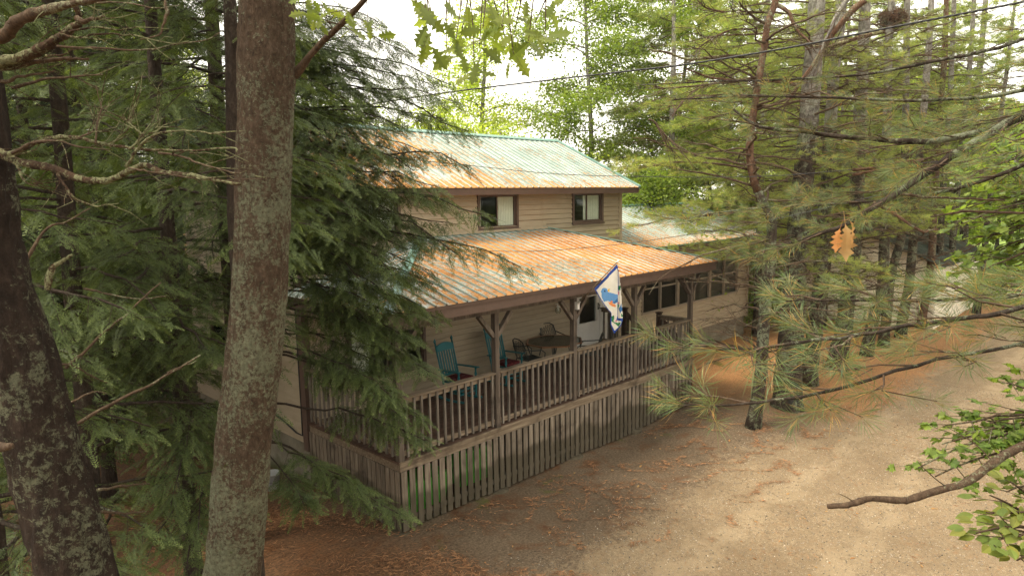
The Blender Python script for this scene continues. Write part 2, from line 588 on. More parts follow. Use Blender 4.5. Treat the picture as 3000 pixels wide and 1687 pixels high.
def siding(mb, origin, u, n, spans, z0, z1, h=0.13):
    """lapped boards: spans(z) gives the list of (u0, u1) covered at height z"""
    o = np.array(origin, float); u = np.array(u, float); n = np.array(n, float)
    z = z0
    Zv = np.array([0, 0, 1.0])
    while z < z1 - 0.01:
        t = min(h, z1 - z)
        for a, b in spans(z + t * 0.5):
            if b - a < 0.02: continue
            k = max(1, int((b - a) / 3.6))
            xs = np.linspace(a, b, k + 1)
            for i in range(k):
                p = o + u * xs[i]; q = o + u * xs[i + 1]
                bo = 0.040 + RNG.uniform(-0.002, 0.002)
                A = p + Zv * (z + .017) + n * bo; B = q + Zv * (z + .017) + n * bo
                Cc = q + Zv * (z + t + .004) + n * 0.008; D = p + Zv * (z + t + .004) + n * 0.008
                A2 = p + Zv * z + n * .012; B2 = q + Zv * z + n * .012
                mb.add([A, B, Cc, D, A2, B2], [(0, 1, 2, 3), (4, 5, 1, 0)])
        z += h


def cut(spans, holes, z):
    out = list(spans)
    for (a, b, lo, hi) in holes:
        if lo < z < hi:
            nw = []
            for s, e in out:
                if a > s: nw.append((s, min(a, e)))
                if b < e: nw.append((max(b, s), e))
            out = [(s, e) for s, e in nw if e > s]
    return out


WIN_UP = [(4.68, 5.92, 4.86, 5.62), (8.2, 9.45, 4.88, 5.62)]
WIN_UP2 = (1.2, 2.3, 4.88, 5.62)
WIN_PO = (1.0, 2.86, 1.92, 3.1)
DOOR = (8.3, 9.84, 1.27, 3.35)
WIN_AN = [(11.6, 13.72), (13.78, 15.92), (15.98, 18.1)]
AZ0, AZ1 = 1.86, 3.25
holes = [WIN_PO, DOOR] + WIN_UP + [WIN_UP2]
mb = MB()
siding(mb, (0, WY, 0), (1, 0, 0), (0, -1, 0), lambda z: cut([(0.0, HX)], holes, z), ZF, 5.72)
mb.build('wall', 'siding', house)
mb = MB()
siding(mb, (0, WY + 0.004, 0), (1, 0, 0), (0, -1, 0), lambda z: cut([(HX, AX)], [(a, b, AZ0, AZ1) for a, b in WIN_AN], z), ZF - 0.03, 3.86)
mb.build('wall', 'siding', house)
# gable end facing the trees
GW = (3.55, 4.35, 1.95, 2.75)
RZ, RY, SL = 7.36, 5.77, 0.485


def gspan(z):
    if z < 5.75: s = (0.0, BY - WY)
    else:
        w = max(0.0, (RZ - 0.08 - z) / SL)
        s = (max(0, RY - WY - w), min(BY - WY, RY - WY + w))
    return cut([s], [(GW[0], GW[1], GW[2], GW[3])], z)


mb = MB()
siding(mb, (0, WY, 0), (0, 1, 0), (-1, 0, 0), gspan, ZF, 7.2)
mb.build('wall', 'siding', house)
# upper right end wall, right end of the annex, back wall (plain lapped boards)
mb = MB()
siding(mb, (HX, WY, 0), (0, 1, 0), (1, 0, 0), lambda z: gspan(z), 3.8, 7.2)
siding(mb, (AX, WY, 0), (0, 1, 0), (1, 0, 0), lambda z: [(0.0, BY - WY)] if z < 3.85 else [(max(0, RY - WY - (5.15 - z) / 0.38), min(BY - WY, RY - WY + (5.15 - z) / 0.38))], ZF, 5.1)
siding(mb, (0, BY, 0), (1, 0, 0), (0, 1, 0), lambda z: [(0.0, HX if z > 3.8 else AX)], ZF, 5.72)
mb.build('wall', 'siding', house)
# foundation
mb = MB()
mb.box(0.03, HX, WY + 0.03, WY + 0.2, Z0, ZF)
mb.box(0.03, 0.2, WY + 0.2, BY, Z0, ZF)
x = HX
while x < AX - 0.05:
    w = min(0.95, AX - 0.04 - x)
    mb.box(x + 0.006, x + w - 0.006, WY + 0.06 + RNG.uniform(0, 0.004), WY + 0.25, Z0, ZF - 0.035)
    x += w
mb.box(HX, AX - 0.05, WY + 0.08, WY + 0.24, Z0, ZF - 0.05)
mb.box(AX - 0.2, AX - 0.04, WY + 0.26, BY, Z0, ZF - 0.04)
mb.build('foundation', 'concrete', house)
# inner room shells so that the windows look into rooms
mb = MB()
for (a, b, c, d, e, f) in ((0.1, HX - 0.1, WY + 1.9, WY + 2.0, DK, 3.8), (0.1, HX - 0.1, WY + 1.9, WY + 2.0, 4.3, 5.7),
                           (0.1, HX - 0.1, WY + 0.05, WY + 1.9, DK - 0.1, DK - 0.02), (0.1, HX - 0.1, WY + 0.05, WY + 1.9, 4.2, 4.3),
                           (HX + 0.1, AX - 0.1, WY + 2.2, WY + 2.3, 0.9, 3.8), (HX + 0.1, AX - 0.1, WY + 0.05, WY + 2.2, 0.8, 0.9),
                           (0.1, HX - 0.1, WY + 0.05, WY + 1.9, 5.66, 5.7), (HX + 0.1, AX - 0.1, WY + 0.05, WY + 2.2, 3.82, 3.86)):
    mb.box(a, b, c, d, e, f)
mb.build('room', 'inside', house)
# corner boards
mb = MB(); mb.box(-0.055, 0.1, WY - 0.055, WY - 0.002, ZF - 0.12, 5.7); mb.box(-0.057, -0.002, WY, WY + 0.12, ZF - 0.12, 5.7)
mb.build('corner_board', 'trim', house)
mb = MB(); mb.box(HX - 0.09, HX + 0.05, WY - 0.05, WY - 0.001, 3.9, 5.72)
mb.build('corner_board', MAT['siding'], house)
mb = MB(); mb.box(AX - 0.08, AX + 0.05, WY - 0.05, WY, ZF - 0.06, 3.86)
mb.build('corner_board', MAT['siding'], house)


def window(x0, x1, z0, z1, y, parent, kind='up'):
    fr = MB(); w = 0.07
    fo = y - 0.062
    for a, b, c, d in ((x0 - w, x1 + w, z0 - w, z0), (x0 - w, x1 + w, z1, z1 + w), (x0 - w, x0, z0, z1), (x1, x1 + w, z0, z1)):
        fr.box(a, b, fo, y + 0.06, c, d)
    fr.box(x0 - w - 0.03, x1 + w + 0.03, fo - 0.03, fo, z0 - w - 0.02, z0 - w + 0.02)
    f = fr.build('window', 'trim', parent)
    m = (x0 + x1) / 2
    s = MB()
    for a, b, c, d in ((x0, x1, z0, z0 + 0.03), (x0, x1, z1 - 0.03, z1), (x0, x0 + 0.03, z0 + 0.03, z1 - 0.03), (x1 - 0.03, x1, z0 + 0.03, z1 - 0.03), (m - 0.015, m + 0.015, z0 + 0.03, z1 - 0.03)):
        s.box(a, b, y + 0.0, y + 0.035, c, d)
    s.build('sash', 'trim', f)
    g = MB(); g.box(x0 + 0.02, x1 - 0.02, y + 0.014, y + 0.02, z0 + 0.02, z1 - 0.02)
    g.build('pane', 'glass', f)
    return f


def curtain(x0, x1, z0, z1, y, parent, folds=9, mat='curtain'):
    c = MB(); n = folds * 4
    xs = np.linspace(x0, x1, n + 1)
    ys = [y + 0.025 * math.sin(i * math.pi / 2) for i in range(n + 1)]
    vs = [(xs[i], ys[i], z) for z in (z0, z1) for i in range(n + 1)]
    c.add(vs, [(i, i + 1, n + 2 + i, n + 1 + i) for i in range(n)])
    return c.build('curtain', mat, parent, smooth=True)


for i, wn_ in enumerate(WIN_UP + [WIN_UP2]):
    a, b, c, d = wn_
    f = window(a, b, c, d, WY, house)
    curtain(a + (b - a) * (0.56 if i == 0 else 0.42), b - 0.02, c + 0.03, d, WY + 0.065, f)
    curtain(a + 0.01, a + 0.12, c + 0.03, d, WY + 0.07, f, 2)
# dark porch window
f = window(*WIN_PO, WY, house)
curtain(WIN_PO[0] + 0.1, WIN_PO[0] + 0.5, WIN_PO[2] + 0.03, WIN_PO[3], WY + 0.07, f, 3)
# gable window
a, b, c, d = GW
fr = MB()
for (p, q, r_, s) in ((a - .05, b + .05, c - .05, c), (a - .05, b + .05, d, d + .05), (a - .05, a, c, d), (b, b + .05, c, d)):
    fr.box(-0.055, 0.05, WY + p, WY + q, r_, s)
f = fr.build('window', 'trim', house)
g = MB(); g.box(0.01, 0.016, WY + a, WY + b, c, d); g.build('pane', 'glass', f)
# annex windows: three pairs of screened double-hung sashes in one long band
for (a, b) in WIN_AN:
    y = WY
    fr = MB()
    for p, q, r_, s in ((a - .02, b + .02, AZ0 - .05, AZ0), (a - .02, b + .02, AZ1, AZ1 + .06), (a - .02, a + .03, AZ0, AZ1), (b - .03, b + .02, AZ0, AZ1), ((a + b) / 2 - .025, (a + b) / 2 + .025, AZ0, AZ1)):
        fr.box(p, q, y - 0.055, y + 0.05, r_, s)
    f = fr.build('window', mat_plain('grey_window_frame', (0.27, 0.22, 0.17), 0.5, 0.4, 0.1) if 'wfr' not in MAT else MAT['wfr'], house)
    MAT['wfr'] = f.data.materials[0]
    s = MB()
    for (p, q) in ((a + .03, (a + b) / 2 - .025), ((a + b) / 2 + .025, b - .03)):
        s.box(p, q, y + 0.005, y + 0.03, (AZ0 + AZ1) / 2 + 0.02, (AZ0 + AZ1) / 2 + 0.07)
    s.build('sash_rail', MAT['wfr'], f)
    g = MB(); g.box(a + .03, b - .03, y + 0.034, y + 0.04, AZ0, AZ1)
    g.build('pane', 'screen', f)
    curtain(a + 0.45, a + 0.75, AZ0 + 0.05, AZ1, y + 0.15, f, 3)
    curtain(b - 0.42, b - 0.12, AZ0 + 0.05, AZ1, y + 0.15, f, 3)

# door: white storm door beside a white panelled leaf
a, b = 8.3, 9.36
dm = MB()
dm.box(a - .07, a, WY - 0.065, WY + 0.05, DK, 3.35); dm.box(b, b + .06, WY - 0.065, WY + 0.05, DK, 3.35); dm.box(a - .07, b + .06, WY - 0.065, WY + 0.05, 3.35, 3.42)
for (p, q, r_, s) in ((a, b, DK + .02, 1.98), (a, b, 2.72, 2.78), (a, a + .12, 1.98, 2.72), (b - .15, b, 1.98, 2.72), (a, b, 3.2, 3.35), (a, a + .12, 2.78, 3.2), (b - .15, b, 2.78, 3.2)):
    dm.box(p, q, WY - 0.045, WY + 0.02, r_, s)
door = dm.build('door', 'white', house)
g = MB(); g.box(a + .12, b - .15, WY, WY + 0.008, 1.98, 2.72); g.box(a + .12, b - .15, WY, WY + 0.008, 2.78, 3.2)
g.build('door_pane', 'glass', door)
h = MB(); h.box(b - .1, b - .06, WY - 0.06, WY - 0.045, 2.3, 2.5)
h.tube([(b - .08, WY - 0.055, 2.47), (b - .08, WY - 0.105, 2.45), (b - .08, WY - 0.11, 2.36), (b - .08, WY - 0.055, 2.32)], 0.012, 6)
h.build('handle', 'black_metal', door)
sd = MB(); sd.box(9.43, 9.8, WY - 0.05, WY + 0.03, DK + .08, 3.35)
for zz in (1.45, 2.15, 2.75): sd.box(9.5, 9.73, WY - 0.062, WY - 0.05, zz, zz + 0.5)
tag(sd.build('door', 'white', house), 'narrow white panelled leaf right of the storm door')
dk_ = MB(); dk_.box(9.84, 10.16, WY - 0.075, WY - 0.045, DK, 3.4)
dk_.build('dark_gap_panel', 'black_metal', house)  # black panel stands in for the shade of a dark gap
# wall lamp
wl_ = MB(); wl_.lathe((7.41, WY - 0.12, 2.44), [(0.0, 0.0), (0.05, 0.01), (0.075, 0.06), (0.07, 0.14), (0.045, 0.17)], 14)
lamp = wl_.build('wall_lamp', 'glass', house, smooth=True)
wl_ = MB(); wl_.lathe((7.41, WY - 0.12, 2.61), [(0.045, 0), (0.05, 0.02), (0.02, 0.05), (0, 0.055)], 12)
wl_.tube([(7.41, WY - 0.12, 2.65), (7.41, WY - 0.08, 2.7), (7.41, WY - 0.01, 2.68)], 0.012, 6)
wl_.lathe((7.41, WY - 0.12, 2.5), [(0.0, 0), (0.025, 0.02), (0.03, 0.06), (0.012, 0.1)], 10)
wl_.build('bracket', 'white', lamp, smooth=True)


# ---- roofs: ribbed sheets
def roof_sheet(name, mat, O, U, Vv, length, v0, v1, parent, pitch=0.229, edge_tint=None):
    """profile runs along U, sheets run up along Vv; v0, v1 give start and end for each u"""
    O = np.array(O, float); U = np.array(U, float); Vv = np.array(Vv, float)
    Nn = np.cross(U, Vv); Nn /= np.linalg.norm(Nn)
    if Nn[2] < 0: Nn = -Nn
    prof = []
    u = 0.0
    while u < length:
        for du, hh in ((0.0, 0.0), (0.010, 0.030), (0.034, 0.030), (0.044, 0.0)):
            if u + du <= length: prof.append((u + du, hh))
        u += pitch
    prof.append((length, 0.0))
    rows = 22
    vs, tn, fs = [], [], []
    for (uu, hh) in prof:
        a, b = v0(uu), v1(uu)
        for j in range(rows + 1):
            t = a + (b - a) * j / rows
            vs.append(O + U * uu + Vv * t + Nn * (hh + 0.002 * math.sin(uu * 3 + t * 2)))
            tn.append((-0.34 if hh > 0 else 0.0) + (edge_tint(uu, t) if edge_tint else 0.0))
    r1 = rows + 1
    for i in range(len(prof) - 1):
        for j in range(rows):
            fs.append((i * r1 + j, (i + 1) * r1 + j, (i + 1) * r1 + j + 1, i * r1 + j + 1))
    m_ = MB(); m_.add(vs, fs)
    # underside a little below, and closed eave edge
    return m_.build(name, mat, parent, tint=tn)


# main roof, front slope
EY, EZ = 2.52, 5.80
slv = np.array([0, RY - EY, RZ - EZ]); Lm = np.linalg.norm(slv); slv = slv / Lm
X0, X1 = -0.35, 10.72
roof = roof_sheet('roof', 'roof_main', (X0, EY, EZ), (1, 0, 0), slv, X1 - X0, lambda u: 0, lambda u: Lm, house,
                  edge_tint=lambda u, t: 0.20 * math.exp(-t / 0.45) - 0.07 + (0.12 if u < 5.5 else 0.0))
bk = np.array([0, -(RY - EY), RZ - EZ]) / Lm
roof_sheet('roof', 'roof_main', (X0, 2 * RY - EY, EZ), (1, 0, 0), bk, X1 - X0, lambda u: 0, lambda u: Lm, house)
mb = MB(); n_ = np.array([0, -slv[2], slv[1]])
rc = 0.17
for s_, v_ in ((1, slv), (-1, bk)):
    nn = np.array([0, -v_[2] * (1 if s_ == 1 else -1), abs(v_[1])]) if s_ == 1 else np.array([0, slv[2], slv[1]])
    top = np.array([0, RY, RZ + 0.045]); low = top - v_ * rc
    a_ = [(X0 - .02, *top[1:]), (X1 + .02, *top[1:]), (X1 + .02, *low[1:]), (X0 - .02, *low[1:])]
    b_ = [(x_, y_, z_ - 0.02) for x_, y_, z_ in a_[2:]]
    mb.add(a_ + b_, [(0, 1, 2, 3), (3, 2, 4, 5)])
mb.build('ridge_cap', 'green_trim', roof)
for xx in (X0, X1):
    mb = MB()
    for (ya, yb) in ((EY, RY), (2 * RY - EY, RY)):
        mb.beam((xx, ya, EZ - 0.0), (xx, yb, RZ - 0.0), 0.05, 0.1)
        mb.beam((xx, ya, EZ + 0.045), (xx, yb, RZ + 0.045), 0.16, 0.012)
    mb.build('rake_trim', 'green_trim', roof)
mb = MB(); mb.box(X0 + .03, X1 - .03, EY + 0.03, EY + 0.055, EZ - 0.16, EZ - 0.01); mb.box(X0 + .03, X1 - .03, EY + 0.056, WY, EZ - 0.16, EZ - 0.13)
for xx in (X0 + 0.03, X1 - 0.05):
    for (ya, yb) in ((EY, RY), (2 * RY - EY, RY)):
        mb.beam((xx, ya, EZ - 0.10), (xx, yb, RZ - 0.10), 0.03, 0.12)
mb.build('fascia', 'trim', roof)
# annex roof
AEY, AEZ, ARZ = 2.5, 3.96, 5.20
sla = np.array([0, RY - AEY, ARZ - AEZ]); La = np.linalg.norm(sla); sla /= La
aroof = roof_sheet('roof', 'roof_main', (HX + 0.01, AEY, AEZ), (1, 0, 0), sla, 9.0, lambda u: 0, lambda u: La, house,
                   edge_tint=lambda u, t: 0.22 * math.exp(-t / 0.6) - 0.01)
bka = np.array([0, -(RY - AEY), ARZ - AEZ]) / La
roof_sheet('roof', 'roof_main', (HX + 0.01, 2 * RY - AEY, AEZ), (1, 0, 0), bka, 9.0, lambda u: 0, lambda u: La, house)
mb = MB()
for v_ in (sla, bka):
    top = np.array([0, RY, ARZ + 0.045]); low = top - v_ * rc
    a_ = [(HX + 0.02, *top[1:]), (HX + 9.05, *top[1:]), (HX + 9.05, *low[1:]), (HX + 0.02, *low[1:])]
    mb.add(a_, [(0, 1, 2, 3)])
mb.build('ridge_cap', 'green_trim', aroof)
mb = MB()
for (ya, yb) in ((AEY, RY), (2 * RY - AEY, RY)):
    mb.beam((HX + 9.03, ya, AEZ + 0.0), (HX + 9.03, yb, ARZ + 0.0), 0.05, 0.09)
    mb.beam((HX + 9.03, ya, AEZ + 0.042), (HX + 9.03, yb, ARZ + 0.042), 0.16, 0.012)
mb.box(HX + .02, HX + 9.0, AEY - 0.012, AEY - 0.002, AEZ - 0.03, AEZ + 0.02)
mb.build('rake_trim', 'green_trim', aroof)
mb = MB(); mb.box(HX + .03, HX + 8.98, AEY + 0.03, AEY + 0.055, AEZ - 0.15, AEZ - 0.01); mb.box(HX + .03, HX + 8.98, AEY + 0.056, WY, AEZ - 0.13, AEZ - 0.1)
mb.build('fascia', 'trim', aroof)

# porch roof, hipped at both ends
PX0, PX1, PY, PZ, TZ = -0.42, 10.0, -0.42, 3.85, 4.77
HL, HR = 2.95, 6.97
slp = np.array([0, WY - PY, TZ - PZ]); Lp = np.linalg.norm(slp); slp /= Lp
fl = (WY - PY)


def pv1(u):
    x_ = PX0 + u
    if x_ < HL: return Lp * (x_ - PX0) / (HL - PX0)
    if x_ > HR: return Lp * (PX1 - x_) / (PX1 - HR)
    return Lp


proof = roof_sheet('porch_roof', 'roof_porch', (PX0, PY, PZ), (1, 0, 0), slp, PX1 - PX0, lambda u: 0, pv1, house,
                   edge_tint=lambda u, t: 0.10 * math.exp(-t / 0.5) + (0.16 if u > 6.2 else 0.02 * (u - 3)) - (0.55 * math.exp(-(Lp - t) / 0.26)) + (0.06 if t > 1.2 else -0.05))
sll = np.array([HL - PX0, 0, TZ - PZ]); Ll = np.linalg.norm(sll); sll /= Ll
roof_sheet('hip_sheet', 'roof_side', (PX0, PY, PZ), (0, 1, 0), sll, WY - PY, lambda u: 0, lambda u: Ll * u / (WY - PY), proof, edge_tint=lambda u, t: 0.0)
slr = np.array([-(PX1 - HR), 0, TZ - PZ]); Lr = np.linalg.norm(slr); slr /= Lr
roof_sheet('hip_sheet', 'roof_side', (PX1, PY, PZ), (0, 1, 0), slr, WY - PY, lambda u: 0, lambda u: Lr * u / (WY - PY), proof, edge_tint=lambda u, t: 0.0)
mb = MB()
mb.beam((PX0, PY, PZ + 0.035), (HL, WY, TZ + 0.035), 0.16, 0.02)
mb.build('hip_cap', 'green_trim', proof)
mb = MB()
mb.beam((PX1, PY, PZ + 0.035), (HR, WY, TZ + 0.035), 0.16, 0.02)
mb.build('hip_cap', 'green_trim', proof)
mb = MB(); mb.box(HL - 0.1, HR + 0.05, WY - 0.14, WY - 0.02, TZ - 0.02, TZ + 0.03); mb.box(HL - 0.1, HR + 0.05, WY - 0.05, WY - 0.02, TZ + 0.03, TZ + 0.1)
mb.build('flashing', MAT['siding'], proof)
mb = MB()
mb.box(PX0 + .02, PX1 - .02, PY + 0.02, PY + 0.05, PZ - 0.06, PZ - 0.008); mb.box(PX0 + .05, PX1 - .05, PY + 0.051, PY + 0.08, PZ - 0.23, PZ - 0.03)
mb.box(PX0 + .02, PX0 + .05, PY + 0.051, WY, PZ - 0.06, PZ - 0.008); mb.box(PX0 + .051, PX0 + .08, PY + 0.081, WY, PZ - 0.23, PZ - 0.03)
mb.box(PX1 - .05, PX1 - .02, PY + 0.051, WY, PZ - 0.06, PZ - 0.008); mb.box(PX1 - .08, PX1 - .051, PY + 0.081, WY, PZ - 0.23, PZ - 0.03)
mb.build('fascia', 'trim', proof)
mb = MB(); mb.box(PX0 + .09, PX1 - .09, PY + 0.09, WY - 0.03, PZ - 0.13, PZ - 0.11)
mb.build('ceiling', 'ceiling', proof)
mb = MB(); mb.box(0.0, 9.5, 0.0, 0.1, PZ - 0.38, PZ - 0.14); mb.box(0.0, 0.1, 0.11, WY - .03, PZ - 0.38, PZ - 0.14); mb.box(9.4, 9.5, 0.11, WY - .03, PZ - 0.38, PZ - 0.14)
mb.build('beam', 'post', proof)

# porch floor
mb = MB()
x = 0.0
y = 0.0
while y < WY - 0.03:
    w = min(0.138, WY - 0.02 - y)
    mb.box(-0.02, 9.52, y + 0.004, y + w - 0.003, DK - 0.035 + RNG.uniform(-.0015, .0015), DK + RNG.uniform(-.0015, .0015))
    y += 0.14
floor = mb.build('porch_floor', 'deck', house)
mb = MB()
mb.box(0.0, 9.5, -0.001, 0.04, DK - 0.17, DK - 0.037)
mb.box(-0.001, 0.04, 0.041, WY - .02, DK - 0.17, DK - 0.037)
mb.box(9.46, 9.5, 0.041, WY - .02, DK - 0.17, DK - 0.037)
mb.box(-0.015, 9.52, -0.03, 0.003, DK - 0.037, DK + 0.006)
mb.build('rim_board', 'rail', floor)
mb = MB()
for xx in np.arange(0.5, 9.4, 0.6): mb.box(xx, xx + 0.04, 0.045, WY - .05, DK - 0.2, DK - 0.04)
mb.build('joist', 'dark_wood', floor)

POSTX = [0.0, 2.25, 4.55, 6.8, 9.38]
for i, px_ in enumerate(POSTX):
    m_ = MB(); m_.box(px_, px_ + 0.11, 0.01, 0.12, DK + 0.001, PZ - 0.38)
    po = m_.build('post', 'post', house, bevel=0.006)
    for s_ in (-1, 1):
        if i == 0 and s_ == -1: continue
        bm_ = MB(); cx_ = px_ + 0.055
        bm_.beam((cx_ + s_ * 0.05, 0.065, PZ - 0.82), (cx_ + s_ * 0.42, 0.065, PZ - 0.40), 0.075, 0.085, up=(0, 1, 0))
        bm_.build('brace', 'post', po)
    if i in (0, 4):
        bm_ = MB(); bm_.beam((px_ + 0.055, 0.12, PZ - 0.82), (px_ + 0.055, 0.46, PZ - 0.40), 0.075, 0.085, up=(1, 0, 0)); bm_.build('brace', 'post', po)


def railing(p, q, parent, off):
    p = np.array(p, float); q = np.array(q, float)
    L = np.linalg.norm(q - p); d = (q - p) / L
    n = np.array(off, float)
    r_ = MB()
    z = np.array([0, 0, 1.0])
    r_.beam(p + z * 1.055, q + z * 1.055, 0.15, 0.036)
    r_.beam(p + z * 0.993, q + z * 0.99, 0.04, 0.088)
    ro = r_.build('railing', 'rail', parent, bevel=0.004)
    r_ = MB(); r_.beam(p + z * 0.11, q + z * 0.11, 0.04, 0.088); r_.build('bottom_rail', 'rail', ro)
    k = int(round(L / 0.166))
    for i in range(k):
        c = p + d * (L * (i + 0.5) / k + RNG.uniform(-.006, .006)) + n * 0.0385
        b_ = MB(); s_ = np.cross(d, z)
        b_.beam(c + z * (0.045 + RNG.uniform(-.01, .01)), c + z * 1.03 + d * RNG.uniform(-.006, .006), 0.036, 0.036, up=tuple(d))
        b_.build('baluster', 'baluster', ro)
    return ro


for i in range(4):
    railing((POSTX[i] + 0.11, 0.075, DK), (POSTX[i + 1], 0.075, DK), house, (0, -1, 0))
railing((0.055, 0.14, DK), (0.055, WY - 0.04, DK), house, (-1, 0, 0))
railing((9.435, 0.13, DK), (9.435, 1.0, DK), house, (1, 0, 0))
railing((9.435, 2.16, DK), (9.435, WY - 0.04, DK), house, (1, 0, 0))
# stairs off the right end, with dark newels and sloping handrails
st = MB()
for i in range(6):
    z_ = DK - 0.19 * (i + 1); x_ = 9.53 + 0.28 * i
    st.box(x_, x_ + 0.30, 1.06, 2.06, z_ - 0.04, z_)
st.beam((9.53, 1.03, DK - 0.15), (11.2, 1.03, 0.03), 0.04, 0.24); st.beam((9.53, 2.09, DK - 0.15), (11.2, 2.09, 0.03), 0.04, 0.24)
stair = st.build('stair', 'dark_wood', house)
for yy in (1.0, 2.12):
    st = MB()
    st.box(9.38, 9.49, yy - 0.055, yy + 0.055, DK + 0.001, DK + 1.12); st.box(9.36, 9.51, yy - 0.075, yy + 0.075, DK + 1.12, DK + 1.15)
    st.box(11.1, 11.2, yy - 0.05, yy + 0.05, 0.0, 1.1)
    st.beam((9.47, yy, DK + 1.0), (11.15, yy, 1.02), 0.06, 0.11)
    st.beam((9.47, yy, DK + 0.25), (11.15, yy, 0.27), 0.04, 0.08)
    for k in range(9):
        t = (k + 0.5) / 9
        xx = 9.5 + 1.6 * t; zz = DK + 1.0 - (DK - 0.02) * t * 0.97
        st.box(xx - .018, xx + .018, yy - .03, yy + .006, zz - 0.74, zz)
    st.build('handrail', 'dark_wood', stair)

# slatted skirting under the porch, concrete footings
mb = MB()
x = 0.01
while x < 9.45:
    w = 0.112 + RNG.uniform(-.006, .006)
    lean = RNG.uniform(-.006, .006)
    zb = float(gz(x, 0)) + 0.04 + RNG.uniform(-.015, .02)
    mb.add([(x, -0.022, zb), (x + w, -0.022, zb + RNG.uniform(-.01, .01)), (x + w, -0.002, zb), (x, -0.002, zb),
            (x + lean, -0.022, DK - 0.165), (x + w + lean, -0.022, DK - 0.165), (x + w + lean, -0.002, DK - 0.165), (x + lean, -0.002, DK - 0.165)],
           [(3, 2, 1, 0), (4, 5, 6, 7), (0, 1, 5, 4), (1, 2, 6, 5), (2, 3, 7, 6), (3, 0, 4, 7)])
    x += 0.163
mb.box(0.02, 9.48, 0.0, 0.035, 0.2, 0.29)
y = 0.02
while y < WY - 0.1:
    w = 0.11 + RNG.uniform(-.006, .006)
    mb.box(-0.022, -0.002, y, y + w, float(gz(0, y)) + 0.03, DK - 0.165)
    y += 0.135
skirt = mb.build('skirting', 'skirt', house)
for i, px_ in enumerate(POSTX):
    m_ = MB(); m_.lathe((px_ + 0.06, 0.10, 0), [(0.24, -0.25), (0.23, 0.0), (0.20, 0.035), (0.15, 0.045), (0.0, 0.05)], 20)
    m_.box(px_, px_ + 0.11, 0.04, 0.15, 0.05, DK - 0.17)
    m_.build('footing', mat_plain('mossy_footing', (0.075, 0.062, 0.042), 0.95, 0.1, 0.4, 7) if i == 0 else FOOT, house)
    if i == 0: FOOT = bpy.data.materials['mossy_footing']
# black cable and pipe on the gable end
mb = MB()
mb.tube([(-0.04, WY + 0.18, 5.6), (-0.04, WY + 0.17, 3.2), (-0.045, WY + 0.15, 1.6), (-0.045, WY + 0.16, 0.98), (-0.05, WY + 0.4, 0.98), (-0.06, WY + 0.9, 1.12), (-0.06, WY + 1.3, 1.18)], 0.018, 6)
mb.tube([(-0.03, WY + 3.2, 1.35), (-0.12, WY + 3.2, 1.33), (-0.13, WY + 3.2, 1.26)], 0.02, 6)
mb.build('cable', 'rubber', house)

